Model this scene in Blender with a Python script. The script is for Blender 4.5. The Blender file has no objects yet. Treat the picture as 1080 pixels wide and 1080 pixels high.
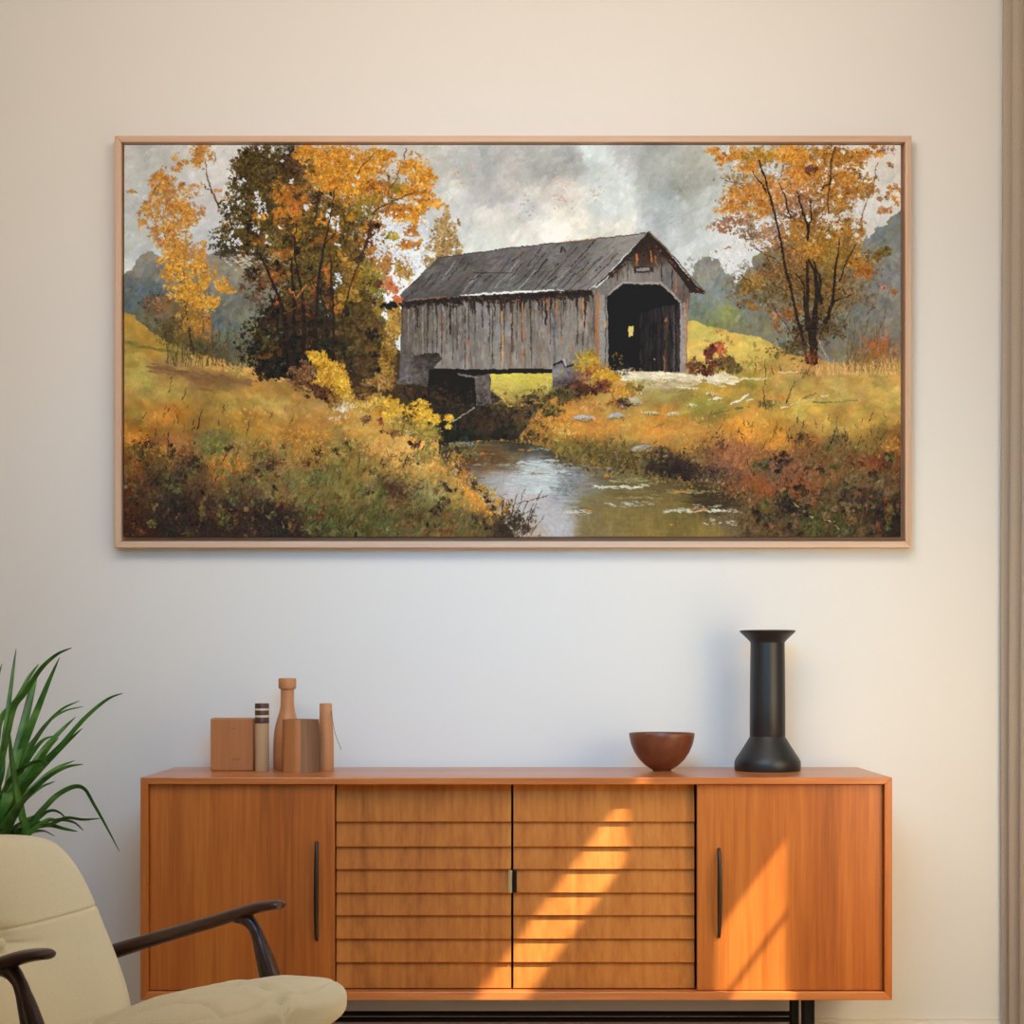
import bpy, math, random
import numpy as np
from mathutils import Vector, Matrix
C = bpy.context.scene.collection
random.seed(4)
F = 1824.0                         # focal length in pixels of the 1080 px frame
EYE = 1.068; CAMY = -4.58; CX = 545.0; CY = 702.0
# ------------------------------------------------------------------ camera
cam = bpy.data.objects.new('camera', bpy.data.cameras.new('camera')); C.objects.link(cam)
cam.location = (0, CAMY, EYE); cam.rotation_euler = (math.pi/2, 0, 0)
cam.data.sensor_width = 36; cam.data.lens = 36*F/1080
cam.data.shift_x = -(CX-540)/1080; cam.data.shift_y = (CY-540)/1080
cam.data.clip_end = 60
bpy.context.scene.camera = cam
# ------------------------------------------------------------------ light
w = bpy.data.worlds.new('daylight'); bpy.context.scene.world = w; w.use_nodes = True
bg = w.node_tree.nodes['Background']; bg.inputs[0].default_value = (.90, .95, 1.0, 1); bg.inputs[1].default_value = .03
SUN = Vector((-1.0, .80, -1.36)).normalized()
def light(name, kind, energy, col, loc=(0, 0, 0), aim=None, size=None, sy=None, d=None):
    L = bpy.data.lights.new(name, kind); o = bpy.data.objects.new(name, L); C.objects.link(o)
    L.energy = energy; L.color = col; o.location = loc
    v = d if d is not None else Vector(aim)-Vector(loc)
    o.rotation_euler = v.to_track_quat('-Z', 'Y').to_euler()
    if size: L.shape = 'RECTANGLE'; L.size = size; L.size_y = sy or size
    return o
s = light('sun', 'SUN', 11.0, (1, .93, .68), (3, -3, 4), d=SUN); s.data.angle = .012
o = light('fill_high_left', 'AREA', 22.5, (1, .89, .81), (-.8, -2.6, 3.0), (-.2, 0, 2.2), 1.8, 1.0); o.data.spread = math.radians(125)  # soft fill added to grade the upper left wall
light('fill_high', 'AREA', 26, (1, .925, .83), (.5, -2.0, 3.0), (.5, 0, 2.4), 1.6, .6)  # soft fill added under the ceiling for the top of the wall
o = light('fill_cool', 'AREA', 5.8, (.10, .54, 1), (.0, -2.6, 1.9), (.05, 0, 1.0), .8, .5); o.data.spread = math.radians(75)  # cool fill added to tint the wall above the sideboard
light('fill_warm', 'AREA', 8.0, (1, .74, .40), (1.30, -1.1, .85), (1.05, 0, .45), .5, 1.0)  # warm fill added, standing in for sunlight bounced off the curtain
o = light('daylight_right', 'AREA', 5.4, (.94, 1, .84), (1.38, -1.75, 1.15), (.72, -.4, .55), .8, .9); o.data.spread = math.radians(140)
vs = bpy.context.scene.view_settings
bpy.context.scene.display_settings.display_device = 'sRGB'
vs.view_transform = 'Standard'; vs.look = 'None'; vs.gamma = 1; vs.use_curve_mapping = False; vs.exposure = -.07
# ------------------------------------------------------------------ helpers
def P(px, py, d):
    """a point seen at photo pixel (px, py) standing d metres in front of the camera"""
    return Vector(((px-CX)*d/F, CAMY+d, EYE-(py-CY)*d/F))
def lin(c):
    return tuple(((v/255)/12.92 if v/255 <= .04045 else ((v/255+.055)/1.055)**2.4) for v in c)+(1,)
class N:
    def __init__(s, name):
        s.m = bpy.data.materials.new(name); s.m.use_nodes = True; s.t = s.m.node_tree
        s.b = s.t.nodes['Principled BSDF']
    def n(s, typ, **k):
        x = s.t.nodes.new(typ)
        for a, v in k.items():
            if a in x.inputs: x.inputs[a].default_value = v
            else: setattr(x, a, v)
        return x
    def l(s, a, b): s.t.links.new(a, b)
    def noise(s, scale=(1, 1, 1), sc=5, detail=4, rough=.5, dist=0):
        tc = s.n('ShaderNodeTexCoord'); mp = s.n('ShaderNodeMapping'); mp.inputs['Scale'].default_value = scale
        s.l(tc.outputs['Object'], mp.inputs[0])
        no = s.n('ShaderNodeTexNoise'); s.l(mp.outputs[0], no.inputs['Vector'])
        no.inputs['Scale'].default_value = sc; no.inputs['Detail'].default_value = detail; no.inputs['Roughness'].default_value = rough; no.inputs['Distortion'].default_value = dist
        return no
    def ramp(s, fac, stops):
        r = s.n('ShaderNodeValToRGB'); e = r.color_ramp.elements
        while len(e) < len(stops): e.new(.5)
        for i, (p, c) in enumerate(stops): e[i].position = p; e[i].color = lin(c)
        s.l(fac, r.inputs[0]); return r
    def bump(s, h, st=.2, d=.002):
        b = s.n('ShaderNodeBump'); b.inputs['Strength'].default_value = st; b.inputs['Distance'].default_value = d
        s.l(h, b.inputs['Height']); s.l(b.outputs[0], s.b.inputs['Normal'])
def plain(name, c, rough=.5, metal=0, bump=0, sc=200, var=0):
    m = N(name); m.b.inputs['Base Color'].default_value = lin(c); m.b.inputs['Roughness'].default_value = rough; m.b.inputs['Metallic'].default_value = metal
    no = m.noise(sc=sc)
    if var:
        r = m.ramp(no.outputs[0], [(.3, [max(0, x-var) for x in c]), (.7, [min(255, x+var) for x in c])]); m.l(r.outputs[0], m.b.inputs['Base Color'])
    if bump: m.bump(no.outputs[0], bump, .001)
    return m.m
def wood(name, dark, mid, lite, axis='z', rough=.38, fine=90, broad=5, coat=0, spec=.5):
    """wood whose grain runs along one object axis"""
    m = N(name)
    st = {'z': (1, 1, .035), 'x': (.035, 1, 1), 'y': (1, .035, 1)}[axis]
    a = m.noise(st, fine, 5, .65); b = m.noise(st, broad, 3, .5, .6)
    mx = m.n('ShaderNodeMix', data_type='FLOAT'); mx.inputs[0].default_value = .52
    m.l(a.outputs[0], mx.inputs[2]); m.l(b.outputs[0], mx.inputs[3])
    r = m.ramp(mx.outputs[0], [(.32, dark), (.5, mid), (.68, lite)])
    m.l(r.outputs[0], m.b.inputs['Base Color']); m.b.inputs['Roughness'].default_value = rough
    m.b.inputs['Specular IOR Level'].default_value = spec; m.b.inputs['Coat Weight'].default_value = coat; m.b.inputs['Coat Roughness'].default_value = .25
    m.bump(a.outputs[0], .12, .0006)
    return m.m
def put(name, verts, faces, mat, parent=None, smooth=True, loc=None, rz=0):
    me = bpy.data.meshes.new(name); me.from_pydata([tuple(v) for v in verts], [], faces); me.validate(); me.update()
    o = bpy.data.objects.new(name, me); C.objects.link(o)
    if mat: me.materials.append(mat)
    if smooth:
        me.polygons.foreach_set('use_smooth', [True]*len(me.polygons))
        try: me.set_sharp_from_angle(angle=math.radians(42))
        except Exception: pass
    if parent: o.parent = parent
    if loc is not None: o.location = loc
    o.rotation_euler.z = rz
    return o
def tag(o, label=None, cat=None, group=None, kind=None):
    if label: o['label'] = label
    if cat: o['category'] = cat
    if group: o['group'] = group
    if kind: o['kind'] = kind
    return o
def empty(name, loc, label, cat, rz=0, group=None):
    o = bpy.data.objects.new(name, None); C.objects.link(o); o.location = loc; o.rotation_euler.z = rz; o.empty_display_size = .05
    return tag(o, label, cat, group)
def bevel(o, w=.002, seg=2):
    b = o.modifiers.new('bevel', 'BEVEL'); b.width = w; b.segments = seg; b.limit_method = 'ANGLE'; b.angle_limit = math.radians(35); return o
def boxg(x0, x1, y0, y1, z0, z1):
    v = [(x, y, z) for x in (x0, x1) for y in (y0, y1) for z in (z0, z1)]
    f = [(0, 1, 3, 2), (4, 6, 7, 5), (0, 4, 5, 1), (2, 3, 7, 6), (0, 2, 6, 4), (1, 5, 7, 3)]
    return v, f
def box(name, x0, x1, y0, y1, z0, z1, mat, parent=None, bv=.0015):
    v, f = boxg(x0, x1, y0, y1, z0, z1); o = put(name, v, f, mat, parent, smooth=False)
    if bv: bevel(o, bv)
    return o
def join(parts):
    V = []; Fc = []
    for v, f in parts:
        k = len(V); V += [tuple(p) for p in v]; Fc += [tuple(i+k for i in q) for q in f]
    return V, Fc
def lathe(prof, n=64, caps=True):
    V = []; Fc = []
    for r, z in prof:
        for i in range(n):
            a = 2*math.pi*i/n; V.append((r*math.cos(a), r*math.sin(a), z))
    for k in range(len(prof)-1):
        for i in range(n):
            j = (i+1) % n; Fc.append((k*n+i, k*n+j, (k+1)*n+j, (k+1)*n+i))
    if caps:
        Fc.append(tuple(range(n-1, -1, -1))); Fc.append(tuple((len(prof)-1)*n+i for i in range(n)))
    return V, Fc
def catmull(pts, m=8):
    pts = [Vector(p) for p in pts]; Q = [pts[0]*2-pts[1]]+pts+[pts[-1]*2-pts[-2]]; out = []
    for i in range(1, len(Q)-2):
        a, b, c, d = Q[i-1:i+3]
        for k in range(m):
            t = k/m; out.append(.5*((2*b)+(c-a)*t+(2*a-5*b+4*c-d)*t*t+(3*b-a-3*c+d)*t**3))
    out.append(pts[-1]); return out
def interp(x, xs, ys):
    return float(np.interp(x, xs, ys))
def sweep(path, secs, up=(0, 0, 1), n=20, power=2.4):
    """loft elliptical sections (half width, half height) along a path"""
    V = []; Fc = []; m = len(path); up = Vector(up)
    for k, p in enumerate(path):
        t = (path[min(k+1, m-1)]-path[max(k-1, 0)]).normalized()
        s = t.cross(up).normalized(); u = s.cross(t).normalized(); a, b = secs[k]
        for i in range(n):
            q = 2*math.pi*i/n; c, sn = math.cos(q), math.sin(q)
            c = math.copysign(abs(c)**(2/power), c); sn = math.copysign(abs(sn)**(2/power), sn)
            V.append(p+s*(a*c)+u*(b*sn))
    for k in range(m-1):
        for i in range(n):
            j = (i+1) % n; Fc.append((k*n+i, k*n+j, (k+1)*n+j, (k+1)*n+i))
    Fc.append(tuple(range(n-1, -1, -1))); Fc.append(tuple((m-1)*n+i for i in range(n)))
    return V, Fc

# ---- the picture on the canvas: a small software painter; units are canvas units 0..819 x 0..413 (x0=131,y0=153 in layout coordinates)
PX0, PY0, PW, PH = 131.0, 153.0, 819.0, 413.0
def paint_canvas(S=1.6):
    rng = np.random.default_rng(7)
    W = int(round(PW*S)); H = int(round(PH*S))
    img = np.zeros((H, W, 3), np.float32)
    Yg, Xg = np.mgrid[0:H, 0:W].astype(np.float32)
    LX = Xg/S+PX0; LY = Yg/S+PY0
    def vnoise(cell, seed, ax=1.0):
        r = np.random.default_rng(seed)
        gw = int(W/(cell*S*ax))+3; gh = int(H/(cell*S))+3
        g = r.random((gh, gw)).astype(np.float32)
        u = Xg/(cell*S*ax); v = Yg/(cell*S)
        i = u.astype(int); j = v.astype(int); fu = u-i; fv = v-j
        fu = fu*fu*(3-2*fu); fv = fv*fv*(3-2*fv)
        return (g[j, i]*(1-fu)+g[j, i+1]*fu)*(1-fv)+(g[j+1, i]*(1-fu)+g[j+1, i+1]*fu)*fv
    def fbm(cell, seed, o=4, ax=1.0):
        t = 0; a = 1; s = 0
        for k in range(o):
            t = t+a*vnoise(cell/2**k, seed+k*13, ax); s += a; a *= .55
        return t/s
    def poly(pts, jag=0, seed=1):
        """mask of a polygon with ragged edges"""
        m = np.zeros((H, W), bool)
        x = LX; y = LY
        if jag:
            x = x+(fbm(7, seed)-.5)*2*jag; y = y+(fbm(7, seed+50)-.5)*2*jag
        n = len(pts)
        for k in range(n):
            x1, y1 = pts[k]; x2, y2 = pts[(k+1) % n]
            if y1 == y2: continue
            c = ((y1 > y) != (y2 > y)) & (x < (x2-x1)*(y-y1)/(y2-y1)+x1)
            m ^= c
        return m
    def field(pts, p=2.6):
        """colour field through control points (x, y, rgb)"""
        h, w = H//6+2, W//6+2
        yy, xx = np.mgrid[0:h, 0:w].astype(np.float32); xx = xx*6/S+PX0; yy = yy*6/S+PY0
        num = np.zeros((h, w, 3), np.float32); den = np.zeros((h, w), np.float32)
        for (a, b, c) in pts:
            wgt = 1/((xx-a)**2*.7+(yy-b)**2*1.3+30)**(p/1.0)
            num += wgt[..., None]*np.array(c, np.float32); den += wgt
        f = num/den[..., None]
        u = np.clip(Xg/6, 0, w-1.001); v = np.clip(Yg/6, 0, h-1.001)
        i = u.astype(int); j = v.astype(int); fu = (u-i)[..., None]; fv = (v-j)[..., None]
        return (f[j, i]*(1-fu)+f[j, i+1]*fu)*(1-fv)+(f[j+1, i]*(1-fu)+f[j+1, i+1]*fu)*fv
    def dab(x, y, L, Wd, ang, col, al=1.0, mask=None, soft=.35):
        cx = (x-PX0)*S; cy = (y-PY0)*S; L = max(L*S, .8); Wd = max(Wd*S, .7)
        ca = math.cos(ang); sa = math.sin(ang)
        ex = abs(L*ca)+abs(Wd*sa)+1; ey = abs(L*sa)+abs(Wd*ca)+1
        x0 = max(int(cx-ex), 0); x1 = min(int(cx+ex)+2, W); y0 = max(int(cy-ey), 0); y1 = min(int(cy+ey)+2, H)
        if x0 >= x1 or y0 >= y1: return
        xx = Xg[y0:y1, x0:x1]-cx; yy = Yg[y0:y1, x0:x1]-cy
        a = (xx*ca+yy*sa)/L; b = (-xx*sa+yy*ca)/Wd
        k = np.clip((1-(a*a+b*b))/soft, 0, 1)*al
        if mask is not None: k = k*mask[y0:y1, x0:x1]
        if L > 3: k = k*(.75+.25*bristle[y0:y1, x0:x1])
        s = img[y0:y1, x0:x1]
        s += (np.asarray(col, np.float32)-s)*k[..., None]
    bristle = rng.random((H, W)).astype(np.float32)
    def jit(c, v=10, h=6):
        return np.clip(np.asarray(c, np.float32)+rng.normal(0, v)+rng.normal(0, h, 3), 0, 255)
    def texture(mask, f, n, L, Wd, ang, av=.3, v=12, h=6, al=.85, tex=None):
        """cover a region with brush marks whose colour follows the field"""
        ys, xs = np.nonzero(mask)
        if len(ys) == 0: return
        k = rng.integers(0, len(ys), n)
        for q in k:
            y, x = ys[q], xs[q]
            c = f[y, x]
            s = rng.uniform(.6, 1.4)
            an = ang(x/S+PX0, y/S+PY0) if callable(ang) else ang
            dab(x/S+PX0, y/S+PY0, L*s, Wd*s, an+rng.normal(0, av), jit(c, v, h), al, mask)
    def clump(cx, cy, rx, ry, pal, n, sz=1.9, th=.0, al=.95, mask=None, rot=0):
        """leaves: small dabs gathered in tufts"""
        nt = max(4, n//9)
        tx = rng.normal(0, .52, nt); ty = rng.normal(0, .52, nt)
        tc = rng.integers(0, len(pal), nt)
        P = np.array(pal, np.float32); mean = P.mean(0); P = mean+(P-mean)*1.15
        grey = mean.mean(); P = grey+(P-grey)*.93
        tl = rng.normal(0, 13, nt)
        for i in range(nt):
            if tx[i]**2+ty[i]**2 < 1.0 and n > 50:
                dab(cx+rx*tx[i], cy+ry*ty[i], sz*2.0, sz*1.2, rng.uniform(0, 3.14), np.clip(P[tc[i]]*.78, 0, 255), .5, mask, .9)
        for i in range(int(n*1.25)):
            t = rng.integers(0, nt)
            ox = tx[t]+rng.normal(0, .2); oy = ty[t]+rng.normal(0, .2)
            if ox*ox+oy*oy > 1.5: continue
            x = cx+rx*ox; y = cy+ry*oy
            c = P[tc[t]] if rng.random() < .6 else P[rng.integers(0, len(pal))]
            c = c+tl[t]+(-26 if rng.random() < .18 else 0)
            z = sz*(.35+.75*rng.random()**2)
            dab(x, y, z*rng.uniform(.8, 1.7), z*rng.uniform(.5, .9), rng.normal(-.8, .9), jit(c, 9, 5), al*rng.uniform(.65, 1), mask)
    def limb(pts, w0, w1, col, al=.95, wob=.8):
        pts = np.array(pts, float); n = len(pts)
        seg = np.sqrt(((pts[1:]-pts[:-1])**2).sum(1)); tot = seg.sum(); acc = 0
        ph = rng.uniform(0, 6)
        for k in range(n-1):
            m = max(2, int(seg[k]/1.1))
            for j in range(m):
                u = j/m; p = pts[k]*(1-u)+pts[k+1]*u; t = (acc+seg[k]*u)/tot
                w = w0+(w1-w0)*t
                d = pts[k+1]-pts[k]; an = math.atan2(d[1], d[0])
                dab(p[0]+wob*math.sin(ph+t*9), p[1], 1.6, w, an, jit(col, 7, 3), al)
            acc += seg[k]
    def fill(mask, col): img[mask] = col
    def line(x0, y0, x1, y1, w, col, al=.9): 
        n = max(2, int(math.hypot(x1-x0, y1-y0)/1.0)); an = math.atan2(y1-y0, x1-x0)
        for k in range(n+1):
            u = k/n; dab(x0+(x1-x0)*u, y0+(y1-y0)*u, 1.3, w, an, jit(col, 5, 2), al)

    # ---------------- sky
    sky = field([(140,170,(188,190,186)),(150,215,(180,184,183)),(145,250,(184,190,188)),(140,290,(196,205,204)),(200,190,(194,195,192)),(235,200,(200,198,195)),
        (430,165,(188,186,178)),(455,185,(180,180,174)),(470,215,(192,192,187)),(500,172,(166,168,166)),(520,200,(172,172,168)),(545,175,(176,175,170)),(575,175,(166,168,164)),(605,165,(158,160,158)),
        (590,205,(200,194,184)),(600,235,(214,210,196)),(560,225,(200,198,192)),(520,235,(208,206,196)),(555,250,(218,214,202)),(500,255,(208,210,202)),(645,190,(192,198,196)),(642,215,(196,202,199)),(650,240,(205,203,192)),
        (690,165,(160,164,160)),(690,185,(158,162,158)),(722,195,(148,151,142)),(735,180,(158,160,150)),(700,212,(160,168,168)),(690,240,(168,174,174)),(720,245,(178,183,181)),(735,265,(194,198,195)),
        (770,250,(204,207,204)),(765,275,(208,212,210)),(450,275,(214,217,214)),(430,290,(218,222,222)),(760,170,(176,179,172)),(755,210,(182,186,182)),(905,225,(200,198,194)),(935,200,(204,202,196)),(930,170,(206,200,190)),
        (870,230,(205,200,195)),(270,220,(198,205,210)),(355,240,(200,205,208)),(620,158,(202,212,210)),(665,160,(175,178,176)),(480,240,(190,192,188)),(575,245,(220,217,205))])
    img[:] = sky
    n1 = fbm(45, 3); n2 = fbm(16, 9)
    img[:] = np.clip(img+7+((n1-.5)*34+(n2-.5)*30)[..., None]*np.array([1, .98, .92], np.float32), 0, 255)
    skym = LY < 330
    texture(skym & (LX > 0), img.copy(), 5200, 7, 2.6, lambda x, y: -.75, .5, 6, 2.5, .55)
    texture(skym & (n2 > .56), img.copy()+8, 1500, 3.5, 1.5, -.7, .8, 6, 3, .6)
    for (x, y, c) in [(592,195,(205,170,150)),(590,213,(205,160,140)),(630,205,(195,165,150)),(480,183,(200,165,125)),(495,182,(205,175,140)),(555,222,(150,150,165)),(548,203,(205,180,165))]:
        for _ in range(16): dab(x+rng.normal(0,5), y+rng.normal(0,6), 1.6, .9, rng.uniform(0,3), jit(c,8,5), .6)
    for (x, y) in [(635,158),(640,168),(645,175)]: 
        for _ in range(8): dab(x+rng.normal(0,4), y+rng.normal(0,4), 5, 2, -.8, jit((206,214,211),5,3), .6)
    for _ in range(14): dab(rng.normal(708,9), rng.normal(228,6), 3.5, .7, -.5, jit((150,160,165),6,3), .6)

    # ---------------- far woods
    far = field([(150,278,(140,134,130)),(140,300,(104,108,116)),(145,312,(86,98,110)),(165,290,(122,120,122)),(165,305,(92,102,112)),(228,275,(136,128,122)),(250,285,(134,126,118)),(262,300,(124,118,110)),(245,330,(106,106,102)),
        (230,345,(98,104,106)),(180,325,(122,98,70)),(160,335,(104,96,82)),(200,350,(112,88,48)),(240,355,(92,94,86)),(250,370,(98,92,78)),(270,340,(120,116,100)),(215,370,(90,76,40)),(185,350,(94,80,48)),(290,290,(140,132,120)),
        (735,285,(134,128,122)),(745,305,(124,126,124)),(735,325,(112,118,112)),(765,305,(124,124,120)),(768,334,(136,136,92)),(755,340,(116,118,84)),(790,320,(124,124,118)),(800,345,(118,112,100)),(780,345,(116,112,98)),
        (815,290,(126,118,104)),(935,245,(118,120,124)),(940,290,(124,120,122)),(920,330,(116,112,110)),(945,345,(122,116,114)),(900,350,(118,112,104)),(870,300,(122,112,92))])
    far = np.clip(far+np.array([5, 8, 0], np.float32)+((fbm(12, 21)-.5)*40)[..., None]+((fbm(7, 22)-.5)[..., None]*np.array([26, 10, -34], np.float32)), 0, 255)
    lm = poly([(120,296),(138,283),(146,268),(162,266),(175,274),(200,277),(232,262),(250,270),(268,268),(290,262),(320,262),(330,400),(131,400),(120,400)], 5, 31)
    rm = poly([(716,312),(724,296),(733,280),(744,270),(757,274),(766,288),(778,296),(784,284),(800,266),(830,255),(880,262),(905,255),(925,240),(950,222),(960,222),(960,400),(716,400)], 6, 33)
    for m, n in ((lm, 2600), (rm, 2800)):
        fill(m, far[m]); texture(m, far, n, 4.5, 2.2, -1.1, .6, 8, 4, .7)
    for _ in range(120): dab(rng.uniform(720,790), rng.normal(283,6), 2, 1, rng.uniform(0,3), jit((138,128,120),8,4), .6)

    # ---------------- grass
    G = [(135,338,(192,162,66)),(150,350,(182,152,60)),(136,365,(172,140,58)),(160,362,(172,142,52)),(140,385,(196,176,84)),(152,392,(194,174,82)),(170,388,(150,112,62)),(195,386,(166,128,66)),(205,397,(136,98,54)),(240,402,(148,112,54)),(185,408,(178,158,70)),(160,412,(184,164,78)),
        (215,378,(186,158,68)),(240,386,(186,144,62)),(270,398,(190,142,62)),(300,410,(162,118,48)),(290,392,(190,140,66)),(240,420,(180,150,62)),(290,426,(180,146,66)),(330,425,(184,144,68)),(145,432,(166,138,52)),(200,440,(174,126,44)),(175,436,(200,132,44)),(260,445,(184,134,46)),(310,455,(186,126,42)),
        (350,445,(196,142,58)),(395,452,(214,160,66)),(415,465,(218,164,74)),(430,478,(216,160,72)),(350,476,(150,122,50)),(300,486,(136,116,54)),(240,472,(142,112,48)),(225,465,(122,118,60)),(180,470,(152,108,52)),(140,462,(192,128,38)),(150,475,(120,86,32)),(138,492,(136,86,30)),(138,515,(92,56,26)),
        (170,510,(78,62,34)),(200,500,(104,78,44)),(250,505,(104,88,42)),(240,492,(186,124,40)),(290,515,(120,102,50)),(330,520,(112,106,46)),(345,500,(116,112,50)),(180,540,(56,42,26)),(240,542,(64,44,28)),(285,545,(58,38,24)),(140,552,(66,38,18)),(210,555,(64,40,24)),(340,548,(78,84,32)),(380,550,(86,88,36)),(400,520,(128,112,50)),(415,515,(80,58,28)),
        (430,500,(160,134,58)),(455,515,(144,136,74)),(470,492,(206,148,62)),(480,505,(168,130,60)),(505,515,(214,148,50)),(520,528,(210,150,58)),(480,525,(154,132,56)),(480,545,(110,92,40)),(455,548,(96,94,38)),(440,545,(104,78,34)),(510,550,(112,94,42)),(535,558,(56,40,24)),(380,490,(146,124,50)),(365,510,(124,112,44)),(320,475,(176,128,46)),(300,560,(50,34,20)),(260,525,(88,66,36)),
        (740,352,(196,180,84)),(745,370,(206,188,92)),(780,366,(198,180,84)),(800,375,(190,170,80)),(820,385,(180,152,70)),(850,388,(186,146,72)),(900,386,(184,140,70)),(940,388,(180,158,78)),(900,402,(184,164,82)),(940,412,(186,166,84)),(930,432,(180,154,68)),(850,408,(172,148,68)),(850,432,(182,160,64)),(780,402,(158,142,54)),(700,405,(190,176,130)),(700,415,(160,146,66)),(740,415,(158,142,52)),
        (740,430,(150,138,52)),(700,438,(186,136,50)),(690,450,(196,138,50)),(650,430,(168,136,56)),(640,445,(190,134,52)),(600,440,(188,130,48)),(615,455,(184,128,46)),(660,455,(180,138,56)),(720,455,(196,138,56)),(580,455,(180,128,48)),(590,470,(146,114,42)),(620,472,(132,106,42)),(645,482,(104,88,40)),(600,482,(112,98,46)),(660,478,(120,98,40)),(700,488,(58,48,28)),(715,495,(40,32,22)),(740,480,(126,92,46)),(725,470,(176,130,48)),
        (785,452,(206,140,44)),(820,462,(196,142,46)),(860,448,(184,152,66)),(800,440,(176,146,58)),(900,450,(182,156,66)),(775,478,(146,88,46)),(760,495,(122,84,60)),(790,480,(156,100,50)),(830,490,(118,78,44)),(845,462,(128,88,36)),(880,478,(112,86,42)),(920,468,(134,106,42)),(942,466,(148,98,36)),(870,495,(126,86,46)),(850,505,(128,82,42)),(800,515,(142,82,32)),(840,515,(134,76,34)),(815,500,(122,78,54)),(770,515,(106,66,40)),
        (900,505,(102,88,46)),(930,490,(118,66,34)),(925,510,(92,78,44)),(940,540,(34,28,20)),(920,525,(58,52,32)),(900,545,(62,60,28)),(860,550,(66,66,28)),(820,552,(86,62,32)),(830,532,(46,34,22)),(790,535,(88,80,38)),(775,560,(78,62,32)),(875,525,(84,80,38)),(810,535,(96,88,42)),(855,535,(72,70,32)),(900,530,(70,58,34))]
    G = [(a, b, (c[0]+4, c[1]-5, c[2]+3) if c[1] > c[0]*.82 else (c[0]-4, c[1]-2, c[2]+4)) for a, b, c in G]
    gf = field(G, 2.2)
    gm = 1+(fbm(10, 401)-.5)*.42+(fbm(26, 402)-.5)*.25
    hue = (fbm(14, 403)-.5)
    gf = np.clip(gf*gm[..., None]+hue[..., None]*np.array([34, -10, -14], np.float32), 0, 255)
    low = poly([(120,400),(300,396),(400,396),(700,396),(960,396),(960,570),(120,570)], 0); fill(low, gf[low])
    for (q, c) in (([(395,370),(440,370),(445,440),(395,420)], (70,54,28)), ([(540,380),(640,380),(640,440),(540,440)], (120,100,44))):
        mq = poly(q, 2, 40); fill(mq, c)
    gl = poly([(120,322),(140,333),(152,344),(170,357),(190,366),(225,376),(255,386),(285,392),(310,396),(335,405),(400,415),(455,455),(475,500),(520,520),(540,540),(556,570),(120,570)], 2.5, 41)
    gr = poly([(700,334),(726,337),(745,343),(770,349),(800,355),(830,372),(880,383),(960,376),(960,570),(770,570),(778,548),(786,534),(762,516),(690,500),(640,492),(600,486),(560,470),(540,455),(520,430),(560,425),(580,420),(600,405),(640,395)], 2, 43)
    for m, n in ((gl, 9000), (gr, 7500)):
        fill(m, gf[m])
        lowm = m & (LY > 465) if m is gl else m & (LY > 470)
        um = m & ~lowm
        texture(um, gf, n//2, 7, 1.9, lambda x, y: (.28 if x < 560 else -.12), .35, 8, 4, .7)
        texture(um, gf+4, n//2, 3.4, .8, lambda x, y: -1.3, .4, 9, 4, .55)
        texture(um, gf, n//5, 9, 3.0, lambda x, y: (.3 if x < 560 else -.15), .5, 9, 5, .4)
        texture(lowm, gf, n//3, 7, 4.0, -1.1, .7, 12, 6, .7)
        texture(lowm, gf, int(n*.5), 3.6, 1.3, -1.3, .6, 14, 7, .6)
        texture(lowm, gf, int(n*.7), 2.4, .7, -1.2, .6, 19, 7, .6)
    # streaks of shade and light on the hill
    for _ in range(160):
        u = rng.uniform(0, 1); dab(158+u*105+rng.normal(0,3), 387+u*17+rng.normal(0,1.8), 6, 1.2, .2, jit((136,98,58),9,4), .6)
    for _ in range(60): dab(rng.uniform(212,240), rng.normal(409,1.5), 5, .9, .05, jit((150,112,54),8,4), .6)
    for _ in range(90):
        u = rng.uniform(0,1); dab(134+u*60, 361+u*12+rng.normal(0,1), 4, .8, .22, jit((128,118,52),8,4), .6)
    for _ in range(200):
        u = rng.uniform(0,1); x = 200+u*150; dab(x, 377+u*26+rng.normal(2,3), 3, .9, rng.normal(.1,.5), jit((222,170,92),10,5), .65)
    # warm flecks, tufts and stalks
    def flecks(x, y, sx, sy, pal, n, L=2.2, Wd=1.1, ang=-1.0, av=.7, al=.85):
        for _ in range(n):
            c = pal[rng.integers(0,len(pal))]
            if sum(c) > 360: c = (c[0]-10, c[1]-6, c[2]+4)
            big = rng.random() < .2
            dab(x+rng.normal(0, sx), y+rng.normal(0, sy), L*rng.uniform(.4,1.3)*(1.7 if big else 1), Wd*rng.uniform(.35,1.0)*(2.1 if big else 1), ang+rng.normal(0, av), jit(c,10,5), al*(.45 if big else rng.uniform(.55,.95)))
    OR = [(232,160,48),(222,140,40),(236,170,70)]; GN = [(112,116,50),(128,126,58),(98,104,46)]; DK = [(44,28,22),(58,36,26),(36,30,22)]; RB = [(120,62,28),(138,76,34),(96,50,26)]
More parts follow.
